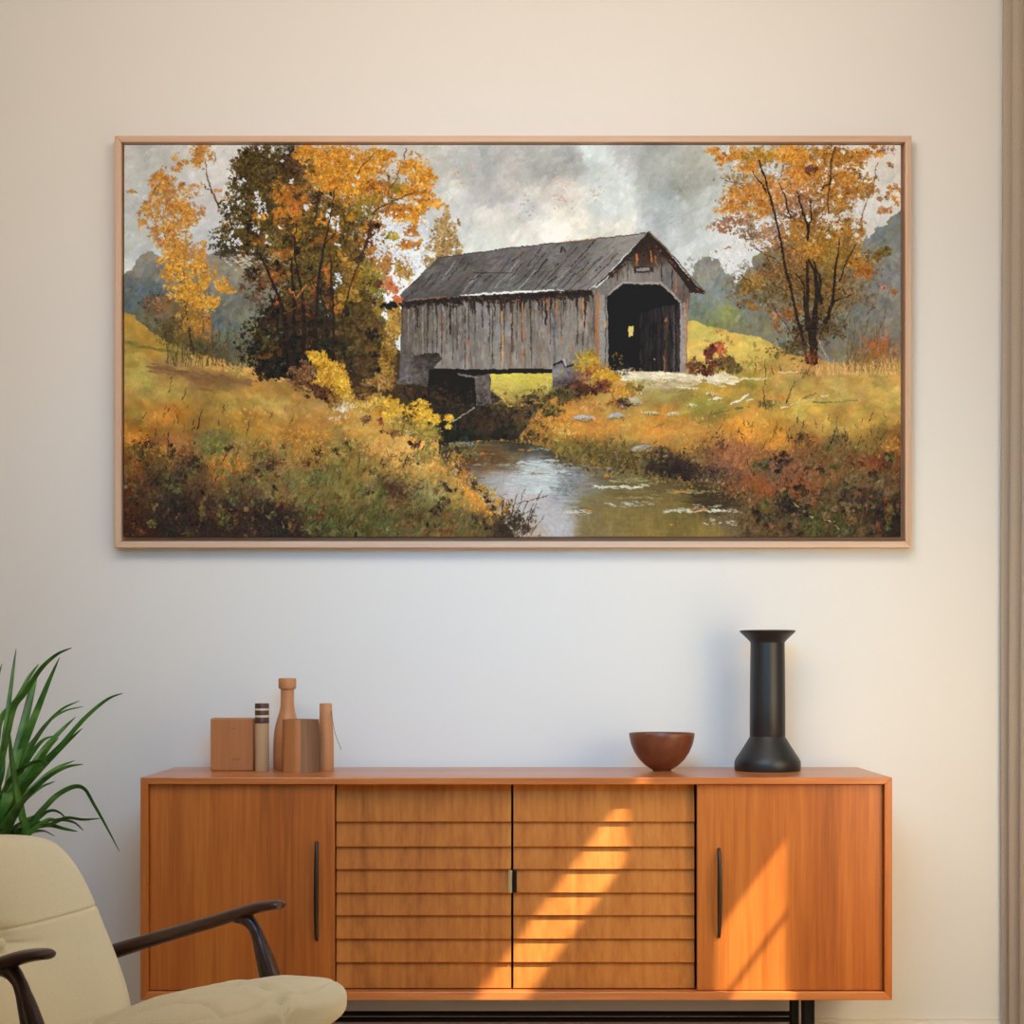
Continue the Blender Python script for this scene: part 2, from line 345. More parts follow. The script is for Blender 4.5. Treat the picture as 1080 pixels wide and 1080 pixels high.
    for (x, y, sx, sy, p, n) in [(170,438,9,2.5,OR,26),(140,462,8,3,OR,40),(165,474,12,5,OR,40),(250,490,10,3.5,OR,60),(235,484,10,4,OR,24),(210,466,18,6,OR,30),(262,440,14,8,OR,60),(310,460,22,8,OR,110),(345,478,10,3,OR,20),(300,468,30,14,OR,80),(400,470,26,9,[(232,180,90),(226,168,70),(210,150,60)],260),
            (380,440,30,9,[(226,176,88),(206,152,60)],160),(425,480,14,6,[(240,186,96),(228,166,72)],110),(475,500,20,6,[(236,164,56),(226,144,44)],110),(508,520,12,11,[(240,158,44),(228,140,40),(246,180,80)],190),(485,512,16,8,OR,80),(520,535,6,8,OR,40),
            (222,472,8,8,GN,60),(225,462,12,6,GN,40),(280,478,10,6,GN,40),(350,450,8,3,GN,16),(345,520,26,16,GN,200),(380,550,30,10,[(78,88,32),(98,104,40),(60,68,28)],200),(295,515,20,10,GN,90),(450,540,22,12,[(110,110,44),(92,90,38),(130,120,52)],170),(455,505,14,10,[(142,138,76),(120,116,56)],80),
            (150,468,8,6,DK,40),(200,490,5,7,DK,50),(205,487,4,3,DK,24),(178,480,3,2,DK,12),(288,486,6,5,[(62,30,28),(90,48,30)],60),(285,492,3,5,DK,20),(170,520,16,16,[(58,46,28),(72,60,34),(44,42,34)],240),(190,520,5,18,DK,80),(180,550,26,9,DK,240),(235,548,26,10,DK,220),(285,545,22,10,DK,220),(300,540,12,8,[(40,24,20),(70,36,24)],90),
            (225,535,10,10,[(98,56,28),(80,60,34)],90),(140,540,9,18,[(96,52,22),(70,36,18),(120,66,26)],180),(145,500,8,12,RB,90),(415,512,8,8,[(70,46,26),(94,62,30)],90),(385,520,10,8,[(84,60,32),(120,90,40)],60),(345,540,14,10,[(70,50,30),(96,72,34)],60),(470,548,7,9,RB,70),(437,515,5,6,DK,24),(338,560,26,4,DK,70),(535,555,7,10,DK,150),(540,560,12,5,DK,70),
            (335,500,8,6,[(70,46,30)],20)]:
        flecks(x, y, sx, sy, p, n)
    for (x, y, sx, sy, p, n) in [(600,440,20,5,[(224,146,50),(206,130,44)],120),(640,452,30,7,[(226,150,52),(214,140,56),(200,120,40)],220),(700,448,26,8,[(222,148,52),(208,134,46)],200),(735,460,14,8,[(224,156,60),(202,138,52)],90),(660,428,14,4,[(210,136,60)],50),(595,455,8,6,[(230,170,60),(240,190,90)],60),
            (785,450,12,8,[(236,158,44),(226,140,36),(240,176,70)],140),(818,464,16,5,[(238,156,40),(228,146,48)],90),(760,412,12,2.2,[(222,156,52)],40),(790,412,8,1.5,[(206,140,44)],20),(820,418,6,1.5,[(200,128,40)],26),(870,412,30,4,[(196,150,72)],50),(900,438,40,10,[(200,156,70),(190,160,72)],120),
            (600,472,20,6,[(110,98,42),(140,120,46),(84,72,34)],160),(625,478,18,6,[(96,84,38),(70,62,30)],140),(650,482,14,7,[(92,80,38),(60,50,28),(140,110,50)],120),(665,486,8,5,[(70,48,26),(100,60,30)],60),(700,485,12,7,[(44,36,24),(30,26,20),(70,60,30)],220),(722,494,14,5,DK,150),(690,480,8,4,[(150,130,60)],30),(745,475,12,7,RB,60),(758,465,6,5,DK,30),
            (775,478,14,8,[(166,104,58),(140,84,46),(176,120,76)],160),(757,498,9,10,[(134,96,66),(112,78,52)],110),(770,508,10,8,[(128,88,62),(104,70,40)],90),(795,515,14,9,[(158,90,34),(138,74,28)],130),(790,485,8,8,[(180,108,44)],50),(850,478,12,7,[(140,92,54),(116,66,36)],100),(845,462,5,3,DK,22),(838,468,3,4,[(110,56,30)],14),(830,500,18,12,[(132,84,46),(112,66,34),(98,80,42)],200),
            (850,515,12,10,[(144,78,32),(120,64,30)],130),(820,495,8,8,[(150,106,76)],50),(880,490,18,10,[(116,92,46),(134,96,50),(90,80,38)],140),(885,465,6,5,[(70,62,44),(54,48,34)],40),(925,468,14,6,[(150,110,44),(100,78,36)],90),(938,468,6,4,[(226,150,60)],22),(920,484,18,5,[(116,58,30),(96,50,28)],90),(910,500,20,8,[(104,92,48),(88,80,42)],110),(940,500,8,6,[(98,86,46)],40),
            (930,530,16,10,[(34,30,24),(48,44,30)],200),(942,550,8,12,[(40,26,18),(60,36,20)],110),(830,532,8,5,[(30,24,20)],60),(833,538,6,3,[(24,20,18)],40),(870,522,7,3,[(36,28,24)],50),(902,545,8,4,[(58,38,24)],40),(780,527,5,4,DK,26),(820,555,22,8,[(100,66,32),(70,50,26),(84,80,36)],150),(870,550,24,10,[(74,78,34),(58,58,26),(90,90,40)],220),(800,545,12,10,[(96,92,44),(80,66,34)],110),(875,545,14,9,[(64,72,30)],70),(895,537,3,1,[(220,140,60)],8),
            (560,440,14,10,[(86,58,30),(60,42,24),(110,80,34)],140),(566,458,7,5,DK,40),(550,452,10,5,[(170,140,40),(120,96,36)],50),(800,380,30,3,[(186,160,76),(150,128,50)],60)]:
        flecks(x, y, sx, sy, p, n)
    for _ in range(170):
        x = rng.uniform(150, 545); y = rng.uniform(max(425, 380+abs(x-131)*.12), 560); h = rng.uniform(3, 10)
        c = [(60,48,26),(86,66,34),(150,112,56)][rng.integers(0,3)]
        limb([(x, y), (x+rng.normal(1.5,2), y-h)], .5, .3, c, .6, .2)
    for _ in range(200):
        x = rng.uniform(745, 948); y = rng.uniform(440, 560); h = rng.uniform(3, 10)
        c = [(60,44,28),(96,70,38),(140,104,58)][rng.integers(0,3)]
        limb([(x, y), (x+rng.normal(1,2.5), y-h)], .5, .3, c, .6, .2)
    for (a, b, c, d, w) in [(208,452,212,434,.9),(203,452,205,449,.9),(177,480,177,456,.5),(235,485,246,466,.7),(223,512,230,500,.6),(261,453,262,446,.6),(301,490,301,472,.5),(178,412,181,396,.5),(192,420,197,408,.7),(327,552,343,538,.8),(366,556,378,540,1),(340,556,350,542,.8),(334,552,342,532,1.1),(425,490,430,478,.8),(441,488,447,470,1),
            (806,430,804,406,.9),(806,404,806,378,.5),(828,424,838,400,.7),(832,466,828,454,.7),(787,486,793,500,.6),(782,460,786,470,.6),(846,450,847,442,.6),(876,466,880,454,.8),(892,468,893,458,.7),(904,468,908,458,.8),(826,530,818,514,.7),(831,530,826,508,.6),(938,484,944,472,.8),(850,520,846,512,.6),(814,394,812,386,.5),(795,392,796,376,.5),(822,392,822,384,.5),(873,470,875,460,.6)]:
        limb([(a, b), (c, d)], w, w*.5, (52,40,26), .85, .2)
    for (a, b, c, d, w) in [(836,530,856,546,.5),(866,530,872,545,.4),(874,548,885,558,.5),(870,548,880,549,.3)]: limb([(a, b), (c, d)], w, w, (196,176,120), .7, .3)

    # ---------------- water
    wf = field([(480,470,(46,44,30)),(495,474,(100,92,46)),(520,485,(104,80,38)),(500,488,(88,62,30)),(545,470,(66,70,48)),(560,475,(70,78,56)),(545,482,(110,104,66)),(562,485,(150,156,148)),(572,500,(176,180,172)),(560,520,(180,180,166)),(580,545,(176,180,170)),(560,560,(176,168,142)),(592,556,(176,180,170)),
        (592,520,(160,166,160)),(602,500,(140,148,146)),(612,512,(130,132,112)),(640,500,(98,98,64)),(620,530,(118,112,66)),(660,515,(112,104,54)),(700,512,(98,92,48)),(650,540,(126,116,58)),(700,530,(122,112,54)),(720,545,(106,100,44)),(620,558,(124,114,64)),(680,558,(130,118,56)),(740,560,(132,118,56)),(760,530,(56,56,28)),(745,522,(60,56,28)),
        (500,498,(120,118,92)),(520,505,(160,164,150)),(540,510,(172,176,166)),(510,492,(120,100,56)),(770,545,(104,98,62)),(585,478,(66,72,46)),(610,488,(92,90,52))], 2.4)
    wm = poly([(462,462),(500,464),(560,466),(600,484),(640,493),(690,502),(745,510),(765,520),(785,530),(790,548),(778,570),(545,570),(530,545),(500,518),(478,500),(462,480)], 2.5, 51)
    wf = np.clip(wf+np.array([5, -6, 0], np.float32), 0, 255)
    fill(wm, wf[wm]); 
    texture(wm, wf, 2600, 9, 1.0, 0.03, .06, 7, 3, .7)
    texture(wm & (LX > 598) & (LY > 535), wf, 500, 9, .9, 1.57, .08, 6, 3, .5)
    texture(wm & (LX < 600) & (LX > 525) & (LY > 495), wf, 500, 5, 1.2, 1.5, .5, 7, 3, .5)
    for _ in range(300):
        x = rng.normal(566, 13); y = rng.uniform(484, 520); dab(x, y, rng.uniform(2,7), .8, .02, jit((186,190,182),7,3), .75, wm)
    for _ in range(130): dab(rng.normal(598,8), rng.normal(512,9), 3, .8, .1, jit((122,126,120),14,4), .7, wm)
    for (x0, x1, y, n, c) in [(625,680,513,60,(206,202,176)),(700,780,538,80,(200,196,176)),(640,690,531,26,(176,178,168)),(590,622,539,20,(196,196,184)),(645,700,506,30,(160,150,100)),(700,760,518,40,(150,140,90)),(740,785,551,14,(200,196,180)),(470,500,467,30,(130,140,136)),(480,520,478,16,(120,110,84)),(560,610,473,20,(150,156,146)),(500,560,490,30,(140,144,126)),(650,700,524,16,(150,140,90)),(600,660,492,20,(150,156,150)),(560,700,500,40,(128,120,80)),(730,760,533,12,(180,176,150))]:
        for _ in range(n): dab(rng.uniform(x0,x1), y+rng.normal(0,1.1)+0, rng.uniform(1.5,6), .5, .05, jit(c,10,4), .8, wm)
    for (x, y) in [(722,517),(716,518),(640,500),(636,501),(555,474),(735,537),(740,537),(730,536),(622,539),(710,553),(508,478),(480,480)]:
        for _ in range(4): dab(x+rng.normal(0,3), y+rng.normal(0,.7), 2, .7, 0, jit((206,124,38),10,5), .85)
    # banks
    flecks(500,456,26,5,[(30,32,20),(44,44,26),(60,50,26)],300,2.4,1.1); flecks(545,462,16,4,[(40,40,24),(70,56,28)],140)
    flecks(478,470,10,8,[(150,130,60),(120,104,50),(176,146,56)],110); flecks(475,495,6,10,[(130,116,60),(190,140,60)],90)
    flecks(740,500,20,4,[(40,32,24),(66,48,30)],160); flecks(765,515,10,8,[(96,64,40),(120,84,54)],90)

    for _ in range(420):
        u = rng.uniform(0, 1); k = u*4; P4 = [(474,482),(492,508),(515,522),(534,540),(550,562)]; a, b = P4[int(k)], P4[min(int(k)+1, 4)]; f_ = k-int(k)
        x = a[0]+(b[0]-a[0])*f_+rng.normal(1,4.5); y = a[1]+(b[1]-a[1])*f_+rng.normal(0,4)
        c = [(206,138,46),(190,120,42),(150,124,54),(110,92,42),(222,160,66)][rng.integers(0,5)] if u < .75 else [(58,42,26),(84,62,32),(120,84,36),(40,30,22)][rng.integers(0,4)]
        dab(x, y, rng.uniform(1,3.4), rng.uniform(.6,1.3), rng.normal(-1.2,.6), jit(c,12,5), .85)
    for _ in range(300):
        x = rng.uniform(585, 790); y = 484+(x-585)*.17+rng.normal(0,3); y = min(y, 540)
        dab(x, y, rng.uniform(1,3), rng.uniform(.6,1.2), rng.normal(-1.2,.6), jit([(96,84,38),(130,104,44),(60,48,28),(150,116,48)][rng.integers(0,4)],12,5), .8)
    flecks(784,545,7,12,[(84,66,34),(110,90,46),(60,46,28),(130,84,40)],260)
    flecks(540,552,12,9,[(60,44,26),(90,62,32),(44,34,24)],220)
    for _ in range(150):
        x = rng.uniform(131, 520); y = rng.uniform(max(470, 440+x*.08), 566)
        clump(x, y, rng.uniform(4,10), rng.uniform(4,9), [[(58,42,26),(78,58,32),(44,34,22)],[(104,106,48),(84,88,38),(126,120,58)],[(128,84,38),(104,64,30),(150,104,48)],[(150,116,54),(130,100,50)]][rng.integers(0,4)], int(rng.uniform(14,36)), 2.0, al=.7)
    for _ in range(130):
        x = rng.uniform(790, 950); y = rng.uniform(478, 566)
        clump(x, y, rng.uniform(4,10), rng.uniform(4,9), [[(50,38,26),(70,50,32),(36,30,24)],[(96,96,48),(78,80,38)],[(134,84,46),(112,66,34),(150,100,60)],[(128,100,70),(110,86,50)]][rng.integers(0,4)], int(rng.uniform(14,36)), 2.2, al=.7)
    # ---------------- thicket behind and under the bridge
    um = poly([(425,392),(462,388),(548,388),(585,388),(600,400),(560,440),(545,462),(470,466),(445,440),(425,415)], 3, 61)
    fill(um, (38,30,22)); texture(um, field([(430,400,(60,46,26)),(460,410,(32,26,20)),(500,420,(58,50,44)),(470,440,(44,36,24)),(520,445,(74,54,28)),(560,440,(84,62,30)),(480,455,(30,32,20)),(530,460,(40,36,20)),(590,400,(150,130,50))]), 900, 3.5, 1.8, -1.2, .7, 12, 6, .8)
    ym = poly([(516,392),(582,391),(582,406),(572,418),(560,428),(535,428),(517,410)], 1.5, 63)
    fill(ym, (200,178,76)); texture(ym, field([(530,396,(214,196,84)),(570,396,(208,186,70)),(530,412,(196,170,80)),(560,422,(150,128,60)),(575,405,(190,166,70))]), 260, 5, 1.4, .1, .3, 7, 4, .7)
    flecks(540,428,16,4,[(90,66,30),(120,92,40),(60,42,24)],150); flecks(570,415,7,5,[(110,92,40),(80,66,30)],60)
    for _ in range(30): limb([(rng.uniform(520,576),425),(rng.uniform(520,576),rng.uniform(408,418))],.5,.3,(150,124,60),.5,.2)

    # ---------------- left golden tree and the undergrowth below it
    TR = (66,48,30)
    limb([(204,372),(199,345),(193,315),(188,290),(184,272)],1.6,.8,TR); limb([(200,330),(195,300),(190,278)],1,.6,TR); limb([(215,352),(212,320),(208,298)],.8,.5,(90,66,36)); limb([(183,360),(176,340)],.7,.4,(80,70,50))
    limb([(178,260),(170,243),(166,236)],.6,.4,TR); limb([(232,218),(222,202),(218,180),(215,165)],1.2,.6,(110,76,40)); limb([(222,203),(214,194)],.6,.3,(110,76,40)); limb([(226,172),(227,160)],.6,.4,(150,110,70))
    Y1 = [(208,146,52),(196,132,50),(220,160,60),(184,120,54)]; Y2 = [(222,158,44),(208,142,38),(232,172,60)]
    for (cx, cy, rx, ry, p, n) in [(172,200,14,22,Y1,420),(158,222,13,16,Y1,150),(185,222,22,20,Y1,420),(202,228,16,12,Y1,200),(178,245,20,14,Y1,300),(188,262,20,12,Y1,360),(172,186,7,7,Y1,60),(212,162,11,15,Y1,220),(190,178,10,9,Y1,60),(184,165,6,5,Y1,24),(200,200,14,8,Y1,60),(138,202,6,2,Y1,22),(152,237,7,5,Y1,40),
            (180,280,16,16,Y2,360),(205,285,16,20,Y2,420),(195,305,20,12,Y2,300),(210,318,18,12,Y2,300),(236,300,9,8,Y2,130),(247,307,8,3,Y2,40),(228,318,8,6,Y2,60),(200,340,16,16,[(176,126,44),(150,108,44),(192,138,52)],300),(218,345,10,14,[(196,132,52),(180,120,48)],160),(165,320,18,12,[(156,108,66),(136,98,64),(120,96,66)],160),(175,345,16,14,[(120,96,52),(96,80,46)],160),(220,290,10,12,Y2,70),(212,268,10,12,Y1,60),(230,205,8,8,Y1,20),(236,235,5,4,Y1,16)]:
        clump(cx, cy, rx, ry, p, n)
    flecks(215,368,14,5,[(70,62,36),(90,76,40),(44,40,26)],140); flecks(245,360,14,14,[(88,90,84),(104,100,84),(120,104,60)],180); flecks(262,378,8,6,[(150,124,60),(90,80,50)],60)
    for _ in range(50): x = rng.uniform(170,262); limb([(x,385),(x+rng.normal(0,4),rng.uniform(335,370))],.5,.3,(96,80,50),.5,.4)

    # ---------------- tan tree behind the bridge
    T1 = [(176,142,84),(160,124,66),(192,156,100),(140,112,56)]
    for (cx, cy, rx, ry, n) in [(470,222,5,12,70),(468,245,11,16,260),(465,262,16,14,380),(455,275,12,10,180),(478,262,8,10,90),(482,235,3,8,20)]: clump(cx, cy, rx, ry, T1, n)

    # ---------------- big tree, dark heart
    D1 = [(72,58,22),(92,74,24),(58,46,20),(110,86,26)]; D2 = [(96,80,26),(122,96,28),(76,62,24),(140,104,30)]; D3 = [(48,36,18),(64,46,20),(34,28,16),(86,58,22)]; BK = [(24,22,14),(34,28,16),(18,18,14),(50,36,18)]
    O1 = [(222,152,34),(206,134,32),(234,166,44),(190,118,30)]; O2 = [(196,124,34),(176,104,30),(210,142,40),(150,92,30)]; OL = [(150,124,36),(130,106,32),(176,140,40)]
    for (cx, cy, rx, ry, p, n) in [(345,315,56,50,D3,1500),(320,360,60,34,BK,1900),(300,345,30,30,D3,600),(370,370,30,34,BK,800),(385,340,22,34,[(90,66,24),(60,44,20),(120,88,30)],500),(345,240,60,70,D2,2600),(290,190,44,36,D1,1500)]: clump(cx, cy, rx, ry, p, n, 2.4)
    for (cx, cy, rx, ry, p, n) in [(285,200,38,36,[(84,66,26),(104,82,28),(66,50,22)],500),(300,260,50,34,[(96,72,28),(120,84,30),(74,56,24)],600),(365,195,60,34,[(190,130,36),(160,110,34),(130,94,30)],500),(380,280,34,40,[(140,100,38),(110,82,32),(160,112,50)],500),(345,250,34,40,[(110,84,28),(86,64,24)],420)]: clump(cx, cy, rx, ry, p, n, 2.6)
    cx = 0
    core = poly([(268,345),(272,395),(300,400),(350,412),(400,418),(410,400),(408,340),(380,300),(330,290),(300,305)], 5, 71)
    texture(core, field([(280,370,(40,34,18)),(310,380,(26,24,15)),(350,380,(32,28,16)),(390,380,(84,62,26)),(330,330,(60,46,24))]), 300, 9, 4.5, -1.2, .9, 8, 4, .7)
    texture(core, field([(280,370,(28,26,16)),(310,380,(24,22,14)),(350,380,(28,26,16)),(390,380,(74,54,24)),(400,410,(70,52,24)),(300,330,(60,44,26)),(330,330,(52,40,22)),(370,330,(96,72,28)),(390,340,(100,76,28)),(350,310,(84,60,26)),(310,310,(90,66,30)),(405,370,(130,96,34))]), 1600, 3, 1.6, -1.2, .9, 12, 6, .85)
    for (cx, cy, rx, ry, p, n) in [(258,172,14,14,D1,240),(285,170,30,22,D1,700),(262,200,20,14,D1,340),(252,225,20,16,D1,420),(246,248,26,10,D1,420),(238,262,16,8,[(50,42,22),(70,58,26)],200),(262,258,18,12,D1,340),(285,225,26,22,D1,600),(290,255,26,20,D2,520),(310,180,20,18,[(84,50,26),(70,40,22),(110,70,30)],260),(320,230,24,30,D2,560),(345,262,30,24,D2,560),(365,235,24,20,D2,340),(325,290,34,20,D2,500),(372,300,24,20,D2,400),
            (285,290,16,12,[(130,84,50),(100,62,34),(160,112,80)],160),(268,300,14,14,[(120,76,40),(90,60,34)],160),(270,320,16,10,[(110,80,60),(86,70,52)],90),
            (300,205,14,18,O2,300),(312,222,12,22,[(200,118,40),(180,98,34),(214,140,44)],320),(295,230,12,10,O2,160),(270,228,10,8,O1,60),(345,165,26,14,O1,560),(325,160,16,8,O1,260),(372,172,30,18,O1,640),(345,190,26,12,O1,420),(365,200,26,14,O1,440),(385,190,16,14,O1,300),(398,165,16,10,O1,240),(408,160,10,5,O1,60),
            (435,175,16,12,O1,300),(445,190,14,12,O1,320),(432,202,18,9,O1,320),(455,190,5,8,O1,50),(448,212,14,9,O1,220),(400,200,16,12,O2,260),(385,215,20,10,OL,260),(415,222,20,8,O2,280),(430,230,16,8,O1,180),(440,222,12,8,O1,160),(462,215,6,4,O1,50),(418,198,9,5,OL,110),(412,248,8,5,[(176,150,40),(150,130,36)],130),(395,240,12,10,O2,120),
            (432,245,10,8,O2,130),(425,258,14,6,O2,140),(390,262,12,14,O2,170),(440,258,8,5,O2,60),(405,275,12,14,[(176,116,54),(190,130,60)],220),(425,285,10,14,[(160,120,50),(186,140,60)],260),(380,290,18,16,OL,380),(395,300,12,12,[(150,132,44),(120,110,36)],220),(412,300,9,9,[(206,116,66),(190,100,56),(216,134,80)],240),(420,315,5,4,[(214,106,52)],60),(400,325,8,10,OL,100),(412,340,6,14,[(196,150,50),(160,120,44),(220,176,80)],200),
            (368,310,12,8,[(176,132,36),(140,110,34)],140),(350,320,8,10,O2,60),(300,270,10,6,O2,50),(340,230,8,8,O1,50),(345,285,6,6,[(190,100,40)],30),(290,318,6,6,[(180,100,50)],24),(332,300,5,8,[(196,110,40)],20),(408,388,8,20,[(176,130,40),(130,94,34),(200,150,54)],220),(395,400,8,8,[(120,86,32),(90,62,28)],90),(402,360,8,14,[(150,112,36),(100,76,30)],140),(418,332,5,12,[(170,126,40),(140,100,36),(190,146,60)],170),(420,322,4,4,[(190,110,60),(150,104,40)],50)]:
        clump(cx, cy, rx, ry, p, n, 1.9)
    for _ in range(46):
        x = rng.uniform(262, 400); y = rng.uniform(205, 330)
        if (x-335)**2/75**2+(y-265)**2/68**2 > 1: continue
        clump(x, y, rng.uniform(5,12), rng.uniform(5,13), [D3, BK, [(150,96,28),(176,110,30),(130,80,26)], [(110,58,26),(84,42,22)], D1, [(176,126,34),(196,140,38)]][rng.integers(0,6)], int(rng.uniform(40,110)), 1.7)
    for _ in range(26):
        x = rng.uniform(248, 330); y = rng.uniform(160, 290)
        clump(x, y, rng.uniform(4,9), rng.uniform(4,9), [D3, [(130,88,26),(150,104,28)], D1][rng.integers(0,3)], int(rng.uniform(30,70)), 1.6)
    for _ in range(30):
        x = rng.uniform(272, 405); y = rng.uniform(320, 395)
        clump(x, y, rng.uniform(5,12), rng.uniform(5,12), [BK, BK, [(84,56,24),(110,72,28)], D3, [(70,62,26),(90,76,30)]][rng.integers(0,5)], int(rng.uniform(40,90)), 1.7)
    # sky seen through the leaves
    SH = [(208,212,216),(220,222,220),(196,204,212)]
    for (x, y, s, n) in [(272,213,4,16),(275,223,4,16),(270,204,2,6),(253,193,2,7),(258,190,1.5,4),(247,253,3,12),(245,245,1.5,4),(252,256,3,8),(240,258,3,6),(250,213,2,6),(240,222,2.5,7),(307,192,1.5,6),(323,218,2.5,9),(297,170,1.2,4),(294,240,1.2,4),(273,244,1,3),(282,256,1.5,4),(280,248,1,3),(350,233,4,16),(354,240,4,14),(345,228,2,8),(347,222,1.5,4),(355,258,1.5,4),(370,165,2,6),(375,187,2,6),(372,195,1.5,5),
            (410,230,4,12),(418,237,7,26),(425,240,5,18),(400,248,7,30),(405,258,6,26),(415,262,6,26),(400,270,4,12),(430,250,3,10),(420,270,5,18),(430,275,5,24),(436,283,4,18),(400,262,6,20),(393,253,4,10),(357,296,3,9),(352,302,2.5,7),(356,291,2,5),(386,258,3,6),(408,240,5,14),(448,232,4,10),(445,240,5,16),(450,255,3,10),(445,265,6,26),(440,275,5,22)]:
        for _ in range(n): dab(x+rng.normal(0,s*.7), y+rng.normal(0,s*.7), 1.6, 1.0, rng.uniform(0,3), jit(SH[rng.integers(0,3)],6,3), .95)
    K = (40,28,20)
    limb([(308,388),(303,350),(296,320),(286,296),(278,276),(274,266)],3.6,1.2,K); limb([(318,388),(320,350),(318,310),(312,275),(310,250),(312,235)],3,.8,K); limb([(328,384),(332,340),(336,300),(340,262),(346,236),(352,200)],2.6,.7,K); limb([(300,380),(292,340),(284,310)],2,1,K)
    limb([(352,376),(350,340),(350,300),(348,270)],1.8,.8,K); limb([(345,372),(344,335),(338,310),(330,296)],1.6,.6,K); limb([(310,340),(309,300),(306,270)],2.2,.8,(30,24,18)); limb([(360,330),(374,290),(384,258),(390,235),(396,225)],1.2,.6,(60,42,24)); limb([(392,226),(402,217),(413,212),(426,207),(438,202)],1.1,.5,(70,48,26)); limb([(408,205),(416,190),(422,178)],.7,.4,(90,62,30))
    limb([(376,182),(386,170),(396,160)],.8,.4,(90,60,26)); limb([(330,235),(334,215),(336,195)],.9,.4,(60,40,24)); limb([(384,262),(392,240)],.7,.4,K); limb([(425,168),(427,156)],.6,.5,(130,84,40)); limb([(340,262),(352,245),(356,232)],1,.5,K); limb([(300,330),(320,318),(330,330)],.7,.4,(110,70,34)); limb([(296,318),(280,330)],.6,.3,(70,50,30))
    limb([(306,305),(312,314)],.8,.4,(190,120,60)); limb([(322,300),(312,315)],.8,.5,(196,124,60)); limb([(398,246),(402,232)],.5,.3,K); limb([(240,272),(252,266),(262,262)],.7,.5,(60,50,34)); limb([(225,268),(240,270)],.6,.4,(60,50,34))
    for _ in range(40): dab(rng.normal(243,8), rng.normal(265,4), 2, .7, .3, jit((66,56,34),8,4), .8)
    for _ in range(50): dab(rng.normal(256,8), rng.normal(275,4), 2, 1, .3, jit((206,200,186),6,3), .7)

    # ---------------- right tree
    for (cx, cy, rx, ry, p, n) in [(800,190,40,34,[(176,122,48),(150,100,44),(196,140,66)],360),(860,190,44,40,[(180,122,44),(150,98,40),(130,84,40)],620),(860,260,46,34,[(150,108,42),(128,92,44),(170,118,50)],620),(820,235,44,30,[(160,112,66),(140,98,56)],380),(840,310,50,36,[(120,92,50),(140,104,60),(100,82,54)],460),(895,290,30,40,[(140,108,60),(120,96,66)],260),(800,300,34,22,[(130,104,60),(116,100,70)],220)]: clump(cx, cy, rx, ry, p, n, 2.4, al=.8)
    R1 = [(206,138,46),(190,122,42),(218,152,54),(176,110,46)]; R2 = [(186,126,40),(160,108,36),(200,140,46),(140,96,40)]; R3 = [(140,104,38),(120,86,38),(160,118,42),(100,76,38)]; R4 = [(150,104,70),(130,90,60),(170,122,84),(186,134,90)]
    for (cx, cy, rx, ry, p, n) in [(752,160,10,5,R1,90),(760,168,8,5,R1,60),(775,163,14,9,R1,240),(800,166,18,9,[(176,130,40),(150,112,36),(196,146,48)],340),(790,175,14,8,R1,160),(835,162,22,9,[(224,156,44),(208,140,40)],520),(845,180,20,14,[(220,148,44),(206,134,42),(186,112,44)],560),(870,165,20,10,R2,420),(895,165,20,10,R2,420),(920,160,12,7,R1,120),(935,158,10,5,R4,50),
            (805,195,20,10,R1,240),(785,205,20,10,R1,320),(770,218,16,10,R1,280),(757,240,12,6,R4,110),(775,232,20,8,R4,220),(800,215,16,14,R1,300),(830,205,18,14,[(196,128,70),(206,140,60)],260),(845,215,16,12,R4,180),(865,195,14,12,R2,280),(890,190,16,14,R1,420),(900,205,16,12,R2,300),(915,195,10,14,R2,140),(880,215,16,12,R2,260),(855,180,10,6,[(110,66,40),(90,54,34)],80),(900,185,9,6,[(90,66,44)],30),
            (845,190,10,8,R1,120),(790,245,14,7,[(130,98,66),(110,84,54)],140),(815,250,16,14,R4,240),(840,245,18,14,R2,340),(865,255,22,16,[(176,128,40),(156,112,36)],600),(890,245,16,18,R2,320),(905,240,8,10,R2,110),(850,270,22,14,R2,460),(880,275,22,14,[(160,118,36),(140,104,34)],460),(905,275,16,10,R2,220),(912,288,12,8,[(176,112,36),(156,96,34)],200),(925,268,14,5,[(130,104,44),(110,90,40)],120),(935,262,8,4,[(120,100,44)],50),
            (800,295,20,9,[(150,112,42),(120,100,40),(170,118,50)],300),(790,305,14,7,R3,160),(810,285,16,8,[(150,104,60),(120,90,50)],160),(785,320,8,6,R3,50),(800,325,10,5,[(150,100,40)],60),(840,300,18,20,[(110,78,38),(90,66,34),(140,96,44)],420),(865,310,18,20,[(120,90,40),(150,110,44),(90,70,36)],380),(890,305,16,14,[(150,110,60),(130,100,56)],200),(830,335,16,14,[(160,98,40),(130,84,40)],200),(860,345,20,16,[(70,52,30),(90,66,34),(50,38,24)],400),(845,360,16,16,[(80,58,32),(110,80,40)],260),(880,345,14,14,[(120,92,46),(90,72,44)],160),
            (835,275,12,10,R4,110),(938,175,6,4,R4,40),(942,205,8,10,R1,110),(930,222,8,5,[(190,130,84)],60),(928,205,6,10,R4,40),(905,165,4,6,R1,20),(855,345,8,14,[(60,44,26)],80),(760,262,8,3,R4,24),(942,308,5,3,[(176,110,40)],40),(930,300,5,4,[(176,100,60)],16),(905,325,14,14,[(130,92,60),(116,88,56)],50)]:
        clump(cx, cy, rx, ry, p, n, 1.8)
